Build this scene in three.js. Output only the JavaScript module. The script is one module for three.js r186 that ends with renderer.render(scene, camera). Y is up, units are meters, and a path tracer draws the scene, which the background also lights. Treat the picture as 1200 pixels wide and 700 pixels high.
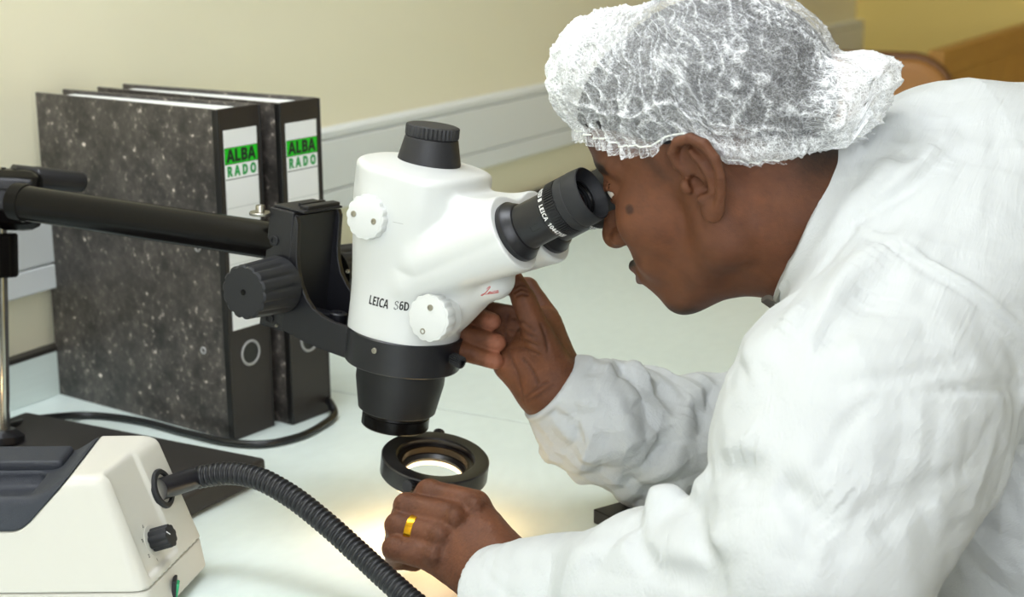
import * as THREE from 'three';
import { RoundedBoxGeometry } from 'three/addons/geometries/RoundedBoxGeometry.js';
import { RectAreaLightUniformsLib } from 'three/addons/lights/RectAreaLightUniformsLib.js';
import { mergeGeometries, mergeVertices, toCreasedNormals } from 'three/addons/utils/BufferGeometryUtils.js';
import { FontLoader } from 'three/addons/loaders/FontLoader.js';
import { TextGeometry } from 'three/addons/geometries/TextGeometry.js';

// ---------------------------------------------------------------- camera
const V = (x, y, z) => new THREE.Vector3(x, y, z);
const scene = new THREE.Scene();
const FOV = 21.077, PITCH = 13.616 * Math.PI / 180, ROLL = -0.514 * Math.PI / 180, FPX = 1881.36;
const CAM = V(0, 1.2428, 1.3);
const camera = new THREE.PerspectiveCamera(FOV, 1200 / 700, 0.05, 30);
const up0 = V(0, Math.cos(PITCH), -Math.sin(PITCH)), FWD = V(0, -Math.sin(PITCH), -Math.cos(PITCH));
const RIGHT = V(1, 0, 0).multiplyScalar(Math.cos(ROLL)).addScaledVector(up0, Math.sin(ROLL));
const UPV = V(1, 0, 0).multiplyScalar(-Math.sin(ROLL)).addScaledVector(up0, Math.cos(ROLL));
camera.position.copy(CAM);
camera.quaternion.setFromRotationMatrix(new THREE.Matrix4().makeBasis(RIGHT, UPV, FWD.clone().negate()));
camera.focus = 1.16; camera.userData.fStop = 7.8;
scene.add(camera);

// ---------------------------------------------------------------- light
const renderer = new THREE.WebGLRenderer({ antialias: true });
renderer.toneMapping = THREE.LinearToneMapping;
renderer.toneMappingExposure = 1.0;
renderer.shadowMap.enabled = true;
RectAreaLightUniformsLib.init();
scene.background = new THREE.Color(0x000000);
// unseen ceiling light panels, placed to light bench and room from above: [x, z, width, depth, strength]
const CEILING_Y = 2.55;
const PANELS = [
  [-0.5, 0.15, 1.15, 0.6, 10, 'left'],
  [-0.2, 2.2, 1.15, 0.6, 3, 'right'],
];
// unseen frosted window, placed to light wall and bench from the left: along the room, up, width, height, strength
const UNSEEN_WINDOW = { d: 1.75, y: 1.62, w: 2.1, h: 1.35, k: 3.2 };
const RING_LIGHT_POWER = 15;
// ---------------------------------------------------------------- helpers
const MM = 0.001;
function mulberry(a) { return () => { a |= 0; a = a + 0x6D2B79F5 | 0; let t = Math.imul(a ^ a >>> 15, 1 | a); t = t + Math.imul(t ^ t >>> 7, 61 | t) ^ t; return ((t ^ t >>> 14) >>> 0) / 4294967296; }; }
// lattice noise
const PERM = new Uint8Array(512); { const r = mulberry(77), p = [...Array(256).keys()]; for (let i = 255; i > 0; i--) { const j = Math.floor(r() * (i + 1)); [p[i], p[j]] = [p[j], p[i]]; } for (let i = 0; i < 512; i++) PERM[i] = p[i & 255]; }
const GRADS = [[1, 1, 0], [-1, 1, 0], [1, -1, 0], [-1, -1, 0], [1, 0, 1], [-1, 0, 1], [1, 0, -1], [-1, 0, -1], [0, 1, 1], [0, -1, 1], [0, 1, -1], [0, -1, -1], [1, 1, 0], [-1, 1, 0], [0, -1, 1], [0, -1, -1]];
function noise3(x, y, z) {
  const X = Math.floor(x), Y = Math.floor(y), Z = Math.floor(z); x -= X; y -= Y; z -= Z;
  const f = (t) => t * t * t * (t * (t * 6 - 15) + 10), u = f(x), v = f(y), w = f(z);
  const g = (i, j, k) => { const h = GRADS[PERM[(X + i & 255) + PERM[(Y + j & 255) + PERM[Z + k & 255]]] & 15]; return h[0] * (x - i) + h[1] * (y - j) + h[2] * (z - k); };
  const L = (a, b, t) => a + (b - a) * t;
  return L(L(L(g(0, 0, 0), g(1, 0, 0), u), L(g(0, 1, 0), g(1, 1, 0), u), v), L(L(g(0, 0, 1), g(1, 0, 1), u), L(g(0, 1, 1), g(1, 1, 1), u), v), w);
}
const fbm = (x, y, z, o = 4) => { let s = 0, a = 1, t = 0; for (let i = 0; i < o; i++) { s += a * noise3(x, y, z); t += a; a *= 0.5; x = x * 2.03 + 11.3; y = y * 2.03 + 5.7; z = z * 2.03 + 3.1; } return s / t; };
const clamp = (x, a = 0, b = 1) => Math.min(b, Math.max(a, x));
const smooth = (a, b, x) => { const t = clamp((x - a) / (b - a)); return t * t * (3 - 2 * t); };
const lerp = (a, b, t) => a + (b - a) * t;
// a pixel of the 1200 x 700 frame at a depth along the view, as a point of the room
const at = (px, py, d) => CAM.clone().addScaledVector(FWD, d).addScaledVector(RIGHT, (px - 600) / FPX * d).addScaledVector(UPV, -(py - 350) / FPX * d);
const atHeight = (px, py, y) => { const r = at(px, py, 1).sub(CAM); return CAM.clone().addScaledVector(r, (y - CAM.y) / r.y); };
const taken = {};
const numbered = (n) => { taken[n] = (taken[n] ?? -1) + 1; return taken[n] ? `${n}_${String(taken[n]).padStart(3, '0')}` : n; };
function tag(o, label, category, group) { o.userData = { ...o.userData, label, category }; if (group) o.userData.group = group; return o; }
function thing(name, label, category, pos = V(0, 0, 0), turn = 0, group) {
  const o = new THREE.Group(); o.name = numbered(name); scene.add(o); o.position.copy(pos); o.rotation.y = turn;
  return tag(o, label, category, group);
}
const shade = (m) => { m.castShadow = true; m.receiveShadow = true; return m; };
function part(name, geo, mat, parent, label) { const m = shade(new THREE.Mesh(geo, mat)); m.name = name; parent.add(m); if (label) m.userData.label = label; return m; }
function struct(name, geo, mat, parent = scene) { const m = shade(new THREE.Mesh(geo, mat)); m.name = name; m.userData.kind = 'structure'; parent.add(m); return m; }
const flat = (g) => { let q = g.index ? g.toNonIndexed() : g; for (const k of Object.keys(q.attributes)) if (!['position', 'normal', 'uv'].includes(k)) q.deleteAttribute(k); if (!q.attributes.uv) q.setAttribute('uv', new THREE.BufferAttribute(new Float32Array(q.attributes.position.count * 2), 2)); return q; };
const join = (...gs) => mergeGeometries(gs.flat().map(flat));
const scaled = (g, s = MM) => g.scale(s, s, s);
const box = (x, y, z, r = 0, seg = 2) => r > 0 ? new RoundedBoxGeometry(x, y, z, seg, r) : new THREE.BoxGeometry(x, y, z);
const boxAt = (x0, x1, y0, y1, z0, z1, r = 0) => box(x1 - x0, y1 - y0, z1 - z0, r).translate((x0 + x1) / 2, (y0 + y1) / 2, (z0 + z1) / 2);
// lathe whose corners stay crisp: profile [[radius, height], ...]
const lathe = (p, seg = 64, crease = 0.5) => toCreasedNormals(new THREE.LatheGeometry(p.map(([r, y]) => new THREE.Vector2(Math.max(r, 1e-5), y)), seg), crease);
const cyl = (r0, r1, h, seg = 32) => new THREE.CylinderGeometry(r1, r0, h, seg);
function prism(outline, depth, bevel = 0, holes = []) {   // outline in x, y; from z = 0 to depth
  const s = new THREE.Shape(outline.map((p) => new THREE.Vector2(...p)));
  for (const h of holes) s.holes.push(new THREE.Path(h.map((p) => new THREE.Vector2(...p))));
  return new THREE.ExtrudeGeometry(s, { depth: depth - 2 * bevel, bevelEnabled: bevel > 0, bevelSize: bevel, bevelThickness: bevel, bevelOffset: -bevel, bevelSegments: 2, curveSegments: 24 }).translate(0, 0, bevel);
}
const spline = (pts) => new THREE.CatmullRomCurve3(pts, false, 'centripetal');
const pipe = (pts, r, n = 64, m = 16) => new THREE.TubeGeometry(Array.isArray(pts) ? spline(pts) : pts, n, r, m, false);
// turn a y-up geometry so that y points along dir, then move to p
function aim(g, p, dir, twist = 0) { const q = new THREE.Quaternion().setFromUnitVectors(V(0, 1, 0), dir.clone().normalize()); if (twist) g.rotateY(twist); return g.applyQuaternion(q).translate(p.x, p.y, p.z); }
const knurled = (r, h, n, depth, y0 = 0) => {             // grip with n flutes, seen along y
  const o = []; for (let i = 0; i < n * 8; i++) { const a = i / (n * 8) * 2 * Math.PI, c = Math.cos(a * n), k = r - depth * Math.pow(0.5 - 0.5 * c, 2); o.push([k * Math.cos(a), k * Math.sin(a)]); }
  return toCreasedNormals(prism(o, h, Math.min(0.8, h / 6)).rotateX(-Math.PI / 2).translate(0, y0, 0), 0.6);
};
function texture(w, h, fn, srgb = true) {                  // fn(u, v, i, j) -> [r, g, b, a] in 0..1
  const d = new Uint8Array(w * h * 4);
  for (let j = 0; j < h; j++) for (let i = 0; i < w; i++) { const c = fn(i / w, j / h, i, j), k = 4 * (j * w + i); for (let q = 0; q < 4; q++) d[k + q] = Math.round(255 * clamp(c[q] ?? (q === 3 ? 1 : c[0]))); }
  const t = new THREE.DataTexture(d, w, h); t.wrapS = t.wrapT = THREE.RepeatWrapping; t.magFilter = THREE.LinearFilter; t.colorSpace = srgb ? THREE.SRGBColorSpace : THREE.NoColorSpace; t.needsUpdate = true; return t;
}
// noise that tiles over [0,1)^2
const tileNoise = (u, v, f, o = 4, seed = 0) => { const a = u * 2 * Math.PI, b = v * 2 * Math.PI, R = f / 6.283; return fbm(Math.cos(a) * R + seed, Math.sin(a) * R + Math.cos(b) * R, Math.sin(b) * R + seed * 1.7, o); };
function canvasTexture(w, h, draw) { const c = document.createElement('canvas'); c.width = w; c.height = h; draw(c.getContext('2d'), w, h); const t = new THREE.CanvasTexture(c); t.colorSpace = THREE.SRGBColorSpace; t.anisotropy = 4; return t; }
const mat = (color, roughness = 0.5, more = {}) => new THREE.MeshStandardMaterial({ color, roughness, ...more });
const phys = (o) => new THREE.MeshPhysicalMaterial(o);

// ---- signed distance fields, meshed as a net of quads
const smin = (a, b, k) => { const h = Math.max(k - Math.abs(a - b), 0) / k; return Math.min(a, b) - h * h * k * 0.25; };
const smax = (a, b, k) => -smin(-a, -b, k);
function cone3(px, py, pz, a, b, ra, rb) {                 // tapered capsule (approximate distance)
  const bx = b[0] - a[0], by = b[1] - a[1], bz = b[2] - a[2], x = px - a[0], y = py - a[1], z = pz - a[2];
  const t = clamp((x * bx + y * by + z * bz) / (bx * bx + by * by + bz * bz)), dx = x - bx * t, dy = y - by * t, dz = z - bz * t;
  return Math.sqrt(dx * dx + dy * dy + dz * dz) - (ra + (rb - ra) * t);
}
function ell3(x, y, z, rx, ry, rz) { const k0 = Math.hypot(x / rx, y / ry, z / rz), k1 = Math.hypot(x / (rx * rx), y / (ry * ry), z / (rz * rz)); return k1 < 1e-9 ? -Math.min(rx, ry, rz) : k0 * (k0 - 1) / k1; }
function rbox3(x, y, z, hx, hy, hz, r) { const a = Math.abs(x) - hx + r, b = Math.abs(y) - hy + r, c = Math.abs(z) - hz + r; return Math.hypot(Math.max(a, 0), Math.max(b, 0), Math.max(c, 0)) + Math.min(Math.max(a, b, c), 0) - r; }
function sdfMesh(f, lo, hi, cell, opt = {}) {
  const n = [0, 1, 2].map((i) => Math.ceil((hi[i] - lo[i]) / cell) + 1), [nx, ny, nz] = n, B = 6, lip = opt.lip ?? 1.6;
  const val = new Float32Array(nx * ny * nz).fill(1e3), id = (i, j, k) => i + nx * (j + ny * k);
  for (let k0 = 0; k0 < nz; k0 += B) for (let j0 = 0; j0 < ny; j0 += B) for (let i0 = 0; i0 < nx; i0 += B) {
    const c = f(lo[0] + (i0 + B / 2) * cell, lo[1] + (j0 + B / 2) * cell, lo[2] + (k0 + B / 2) * cell);
    const far = Math.abs(c) > lip * B * 0.9 * cell;
    for (let k = k0; k < Math.min(k0 + B, nz); k++) for (let j = j0; j < Math.min(j0 + B, ny); j++) for (let i = i0; i < Math.min(i0 + B, nx); i++)
      val[id(i, j, k)] = far ? c : f(lo[0] + i * cell, lo[1] + j * cell, lo[2] + k * cell);
  }
  const vid = new Int32Array(nx * ny * nz).fill(-1), pos = [], idx = [];
  const E = [[0, 1], [2, 3], [4, 5], [6, 7], [0, 2], [1, 3], [4, 6], [5, 7], [0, 4], [1, 5], [2, 6], [3, 7]];
  for (let k = 0; k < nz - 1; k++) for (let j = 0; j < ny - 1; j++) for (let i = 0; i < nx - 1; i++) {
    const c = [0, 1, 2, 3, 4, 5, 6, 7].map((q) => val[id(i + (q & 1), j + (q >> 1 & 1), k + (q >> 2))]);
    let m = 0; for (let q = 0; q < 8; q++) if (c[q] < 0) m |= 1 << q;
    if (m === 0 || m === 255) continue;
    let x = 0, y = 0, z = 0, t = 0;
    for (const [a, b] of E) if ((c[a] < 0) !== (c[b] < 0)) { const s = c[a] / (c[a] - c[b]); x += lerp(a & 1, b & 1, s); y += lerp(a >> 1 & 1, b >> 1 & 1, s); z += lerp(a >> 2, b >> 2, s); t++; }
    vid[id(i, j, k)] = pos.length / 3; pos.push(lo[0] + (i + x / t) * cell, lo[1] + (j + y / t) * cell, lo[2] + (k + z / t) * cell);
  }
  const quad = (a, b, c, d, flip) => { if (a < 0 || b < 0 || c < 0 || d < 0) return; flip ? idx.push(a, c, b, a, d, c) : idx.push(a, b, c, a, c, d); };
  for (let k = 1; k < nz - 1; k++) for (let j = 1; j < ny - 1; j++) for (let i = 1; i < nx - 1; i++) {
    const v = val[id(i, j, k)] < 0;
    if (v !== val[id(i + 1, j, k)] < 0) quad(vid[id(i, j - 1, k - 1)], vid[id(i, j, k - 1)], vid[id(i, j, k)], vid[id(i, j - 1, k)], !v);
    if (v !== val[id(i, j + 1, k)] < 0) quad(vid[id(i - 1, j, k - 1)], vid[id(i - 1, j, k)], vid[id(i, j, k)], vid[id(i, j, k - 1)], !v);
    if (v !== val[id(i, j, k + 1)] < 0) quad(vid[id(i - 1, j - 1, k)], vid[id(i, j - 1, k)], vid[id(i, j, k)], vid[id(i - 1, j, k)], !v);
  }
  const nv = pos.length / 3, P = new Float32Array(pos), N = new Float32Array(nv * 3), h = (opt.eps ?? 0.4) * cell;
  for (let v = 0; v < nv; v++) for (let it = 0; it < 2; it++) {
    let [x, y, z] = [P[3 * v], P[3 * v + 1], P[3 * v + 2]];
    let gx = f(x + h, y, z) - f(x - h, y, z), gy = f(x, y + h, z) - f(x, y - h, z), gz = f(x, y, z + h) - f(x, y, z - h);
    const L = Math.hypot(gx, gy, gz) || 1; gx /= L; gy /= L; gz /= L;
    if (it === 0) { const d = clamp(f(x, y, z) / Math.max(L / (2 * h), 0.5), -0.6 * cell, 0.6 * cell); P[3 * v] = x - gx * d; P[3 * v + 1] = y - gy * d; P[3 * v + 2] = z - gz * d; }
    N[3 * v] = gx; N[3 * v + 1] = gy; N[3 * v + 2] = gz;
  }
  const g = new THREE.BufferGeometry();
  g.setAttribute('position', new THREE.BufferAttribute(P, 3)); g.setAttribute('normal', new THREE.BufferAttribute(N, 3));
  g.setAttribute('uv', new THREE.BufferAttribute(new Float32Array(nv * 2), 2)); g.setIndex(idx);
  return g;
}
// ---------------------------------------------------------------- room: its back wall runs along ALONG; OUT points into the room
const WALL_TURN = 60.628 * Math.PI / 180;
const ALONG = V(Math.cos(WALL_TURN), 0, -Math.sin(WALL_TURN)), OUT = V(Math.sin(WALL_TURN), 0, Math.cos(WALL_TURN)), WALL0 = V(-0.51644, 0, -0.28341);
const TABLE_Y = 0.75;
const roomAt = (s, y, d) => WALL0.clone().addScaledVector(ALONG, s).addScaledVector(OUT, d).setY(y);
const inRoom = (g) => g.rotateY(WALL_TURN).translate(WALL0.x, 0, WALL0.z);   // geometry given as x along the wall, z out of it
const S0 = -2.2, S1 = 2.8, D1 = 3.9;

const plasterBump = texture(256, 256, (u, v) => [0.5 + 0.5 * tileNoise(u, v, 40, 3, 4)], false);
const wallTint = (hex) => { const c = new THREE.Color(hex); return texture(256, 256, (u, v) => { const k = 1 + 0.05 * tileNoise(u, v, 6, 4, 9); const q = c.clone().multiplyScalar(k).convertLinearToSRGB(); return [q.r, q.g, q.b]; }); };
const blackRubberEarly = mat('#1a1b1e', 0.62);
const M = {
  wall: new THREE.MeshStandardMaterial({ map: wallTint('#f3edd0'), roughness: 0.75, bumpMap: plasterBump, bumpScale: 0.0004 }),
  wallYellow: new THREE.MeshStandardMaterial({ map: wallTint('#f3d880'), roughness: 0.75, bumpMap: plasterBump, bumpScale: 0.0004 }),
  ceiling: mat('#e9e8e2', 0.9), floor: new THREE.MeshStandardMaterial({ roughness: 0.5, map: texture(256, 256, (u, v) => { const k = 0.55 + 0.08 * tileNoise(u, v, 30, 5, 2); return [k, k * 0.98, k * 0.93]; }) }),
  trunk: mat('#e6eae9', 0.35), bench: new THREE.MeshStandardMaterial({ roughness: 0.32, map: texture(512, 512, (u, v, i, j) => { const k = 0.02 * tileNoise(u, v, 70, 3, 5) + 0.012 * tileNoise(u, v, 5, 2, 8); return [0.86 + k, 0.905 + k, 0.882 + k]; }) }),
  darkLine: mat('#2e2a26', 0.5), steel: mat('#c8c8c4', 0.25, { metalness: 1 }), chrome: mat('#d8dad8', 0.12, { metalness: 1 }),
};
const unseenWindowGlow = new THREE.MeshStandardMaterial({ color: '#f4f8ff', roughness: 0.6, emissive: '#f0f6ff', emissiveIntensity: 1.6 });
struct('floor', inRoom(boxAt(S0 - 0.1, S1 + 0.1, -0.1, 0, -0.1, D1 + 0.1)), M.floor);
struct('ceiling', inRoom(boxAt(S0 - 0.1, S1 + 0.1, CEILING_Y, CEILING_Y + 0.1, -0.1, D1 + 0.1)), M.ceiling);
struct('wall_back', inRoom(boxAt(S0 - 0.1, S1 + 0.1, 0, CEILING_Y, -0.1, 0)), M.wall);
struct('wall_front', inRoom(boxAt(S0 - 0.1, S1 + 0.1, 0, CEILING_Y, D1, D1 + 0.1)), M.wall);
{
  const { d, y, w, h } = UNSEEN_WINDOW, x0 = S0 - 0.1, x1 = S0;
  struct('wall_left', inRoom(join(boxAt(x0, x1, 0, CEILING_Y, 0, d - w / 2), boxAt(x0, x1, 0, CEILING_Y, d + w / 2, D1), boxAt(x0, x1, 0, y - h / 2, d - w / 2, d + w / 2), boxAt(x0, x1, y + h / 2, CEILING_Y, d - w / 2, d + w / 2))), M.wall);
  const g = new THREE.Group(); g.name = 'unseen_window_1'; g.userData = { kind: 'structure' }; scene.add(g);  // window out of view, placed to light the room from the left
  const f = 0.05, bar = (a0, a1, b0, b1) => boxAt(x0 + 0.02, x1 - 0.02, b0, b1, a0, a1, 0.004);
  part('unseen_window_frame', inRoom(join(bar(d - w / 2, d + w / 2, y - h / 2, y - h / 2 + f), bar(d - w / 2, d + w / 2, y + h / 2 - f, y + h / 2), bar(d - w / 2, d - w / 2 + f, y - h / 2, y + h / 2), bar(d + w / 2 - f, d + w / 2, y - h / 2, y + h / 2), bar(d - f / 2, d + f / 2, y - h / 2, y + h / 2))), M.trunk, g);
  for (const s of [-1, 1]) part('unseen_window_pane', inRoom(boxAt(x0 + 0.045, x0 + 0.052, y - h / 2 + f, y + h / 2 - f, d + (s < 0 ? -w / 2 + f : f / 2), d + (s < 0 ? -f / 2 : w / 2 - f))), unseenWindowGlow, g);
  const c = roomAt(S0 + 0.01, y, d), l = new THREE.RectAreaLight('#eef4ff', UNSEEN_WINDOW.k, w, h); l.position.copy(c); l.lookAt(c.clone().add(ALONG)); scene.add(l);
}
struct('wall_right', inRoom(boxAt(S1, S1 + 0.1, 0, CEILING_Y, 0, D1)), M.wallYellow);

// white cable trunking along the back wall: base, two snap-on covers with a groove between them
{
  const g = new THREE.Group(); g.name = 'trim_1'; g.userData = { kind: 'structure' }; scene.add(g);
  const L = S1 - S0, y0 = TABLE_Y + 0.114;
  const run = (outline) => inRoom(prism(outline.map(([d, h]) => [-d, h]), L).rotateY(-Math.PI / 2).scale(-1, 1, 1).translate(0, 0, 0));
  const mk = (name, d0, d1, h0, h1, r) => part(name, inRoom(boxAt(S0, S1, y0 + h0, y0 + h1, d0, d1, r)), M.trunk, g);
  mk('trunking_base', 0, 0.017, 0, 0.108, 0.003);
  mk('trunking_cover', 0.012, 0.022, 0.002, 0.028, 0.002);
  mk('trunking_cover', 0.012, 0.022, 0.0295, 0.094, 0.002);
  mk('trunking_cover', 0.012, 0.022, 0.0955, 0.107, 0.003);
}
// unseen ceiling lights: fittings out of view, each with a light of its size just below
const lampGlow = new THREE.MeshStandardMaterial({ color: '#ffffff', emissive: '#f8faff', emissiveIntensity: 2.2 });
PANELS.forEach(([x, z, w, d, k, side]) => {
  const t = thing('unseen_ceiling_light', side === 'left' ? 'white ceiling light panel out of view over the bench, placed to light bench and cream wall' : 'white ceiling light panel out of view behind the camera, placed to light the room', 'ceiling light', V(x, CEILING_Y - 0.035, z), 0, 'unseen ceiling light panels');
  part('frame', join(boxAt(-w / 2 - 0.03, w / 2 + 0.03, 0, 0.035, -d / 2 - 0.03, -d / 2), boxAt(-w / 2 - 0.03, w / 2 + 0.03, 0, 0.035, d / 2, d / 2 + 0.03), boxAt(-w / 2 - 0.03, -w / 2, 0, 0.035, -d / 2, d / 2), boxAt(w / 2, w / 2 + 0.03, 0, 0.035, -d / 2, d / 2)), M.trunk, t);
  part('diffuser', boxAt(-w / 2, w / 2, 0.008, 0.02, -d / 2, d / 2), lampGlow, t);
  const l = new THREE.RectAreaLight('#eef4ff', k, w, d); l.position.set(x, CEILING_Y - 0.03, z); l.lookAt(x, 0, z); scene.add(l);
});

// white bench along the wall, its top in two boards that meet at a seam
{
  const t = thing('laboratory_bench', 'long white laboratory bench with a low upstand along the cream wall', 'bench', roomAt(0, 0, 0), WALL_TURN);
  const D = 0.80, s0 = -1.2, seam = 0.198, s1 = 1.45;
  part('worktop', boxAt(s0, seam - 0.0006, TABLE_Y - 0.03, TABLE_Y, 0.001, D, 0.0015), M.bench, t);
  part('worktop', boxAt(seam + 0.0006, s1, TABLE_Y - 0.03, TABLE_Y, 0.001, D, 0.0015), M.bench, t);
  part('seam_strip', boxAt(seam - 0.0006, seam + 0.0006, TABLE_Y - 0.01, TABLE_Y - 0.0006, 0.002, D - 0.001), mat('#7c827e', 0.6), t, 'thin grey seam between the boards');
  part('upstand', boxAt(s0, s1, TABLE_Y, TABLE_Y + 0.0475, 0.001, 0.014, 0.001), M.bench, t);
  part('upstand_edging', boxAt(s0, s1, TABLE_Y + 0.0475, TABLE_Y + 0.0525, 0.001, 0.0142, 0.0006), M.darkLine, t, 'thin dark edging strip on top of the upstand');
  for (const s of [s0 + 0.03, -0.25, s1 - 0.05]) part('leg_panel', boxAt(s, s + 0.03, 0, TABLE_Y - 0.03, 0.03, D - 0.12, 0.002), M.trunk, t);
}
// far right, out of focus: a brown screen along the wall and the rounded back of a brown chair
{
  const wood = new THREE.MeshStandardMaterial({ roughness: 0.55, map: texture(256, 256, (u, v) => { const k = tileNoise(u, v, 4, 3, 3) * 0.05 + tileNoise(u, v * 0.2, 60, 2, 7) * 0.04; return [0.73 + k, 0.54 + k, 0.26 + k * 0.6]; }) });
  const seatMat = mat('#a8743c', 0.5), edge = mat('#6e4822', 0.5);
  const t = thing('wooden_screen', 'plain brown wooden screen standing across the far corner, blurred', 'screen', roomAt(1.93, 0, 0.43), WALL_TURN);
  const L = 0.86, H = 0.977;
  part('top_rail', boxAt(0, L, H - 0.05, H, -0.016, 0.016, 0.004), wood, t);
  part('bottom_rail', boxAt(0, L, 0.03, 0.1, -0.016, 0.016, 0.004), wood, t);
  for (let i = 0; i < 3; i++) part('panel', boxAt(0.003 + i * 0.285, 0.285 + i * 0.285, 0.1, H - 0.05, -0.011, 0.011, 0.002), wood, t);
  for (const x of [0.03, L - 0.09]) part('foot', boxAt(x, x + 0.06, 0, 0.03, -0.14, 0.14, 0.006), edge, t);
  const tr = at(1112, 82, 2.72), w = 0.40, c = thing('chair', 'brown rounded-back chair in front of the wooden screen, blurred behind the shoulder', 'chair', V(tr.x - w / 2, 0, tr.z), Math.PI - 0.25);
  const topY = tr.y + 0.022, rr = (x0, x1, y0, y1, r) => { const o = []; for (const [cx, cy, a0] of [[x1 - r, y1 - r, 0], [x0 + r, y1 - r, 90], [x0 + r, y0 + r, 180], [x1 - r, y0 + r, 270]]) for (let i = 0; i <= 8; i++) { const a = (a0 + i * 11.25) * Math.PI / 180; o.push([cx + r * Math.cos(a), cy + r * Math.sin(a)]); } return o; };
  part('backrest', prism(rr(-w / 2, w / 2, topY - 0.42, topY, 0.07), 0.05, 0.015).translate(0, 0, -0.025), seatMat, c);
  part('backrest_rim', pipe(new THREE.CatmullRomCurve3(rr(-w / 2, w / 2, topY - 0.42, topY, 0.07).map(([x, y]) => V(x, y, 0.012)), true), 0.011, 160, 10), edge, c, 'dark rim of the backrest');
  part('seat', prism(rr(-0.21, 0.21, -0.2, 0.22, 0.08), 0.06, 0.02).rotateX(Math.PI / 2).translate(0, 0.49, 0.2), seatMat, c);
  part('back_post', boxAt(-0.03, 0.03, 0.44, topY - 0.2, -0.045, -0.022, 0.004), edge, c);
  part('stem', cyl(0.025, 0.025, 0.38, 24).translate(0, 0.25, 0.2), M.steel, c);
  for (let i = 0; i < 5; i++) { const l = part('leg', boxAt(0, 0.26, 0.055, 0.085, -0.018, 0.018, 0.006).rotateY(i * 1.2566 + 0.3).translate(0, 0, 0.2), edge, c); part('castor', new THREE.CylinderGeometry(0.027, 0.027, 0.022, 20).rotateX(Math.PI / 2).translate(0.245, 0.028, 0).rotateY(i * 1.2566 + 0.3).translate(0, 0, 0.2), blackRubberEarly, l); }
}
// a flat black notebook between the arms
{
  const p = atHeight(782, 612, TABLE_Y), t = thing('notebook', 'flat black notebook on the bench between the two white sleeves', 'notebook', p, 0.62);
  part('cover', join(boxAt(-0.05, 0.05, 0, 0.0015, -0.035, 0.035, 0.0005), boxAt(-0.05, 0.05, 0.0105, 0.012, -0.035, 0.035, 0.0005), boxAt(-0.05, -0.0485, 0, 0.012, -0.035, 0.035, 0.0005)), mat('#15161a', 0.4), t);
  part('pages', boxAt(-0.048, 0.047, 0.0015, 0.0105, -0.033, 0.033), mat('#d8cfae', 0.8), t);
}
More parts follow.
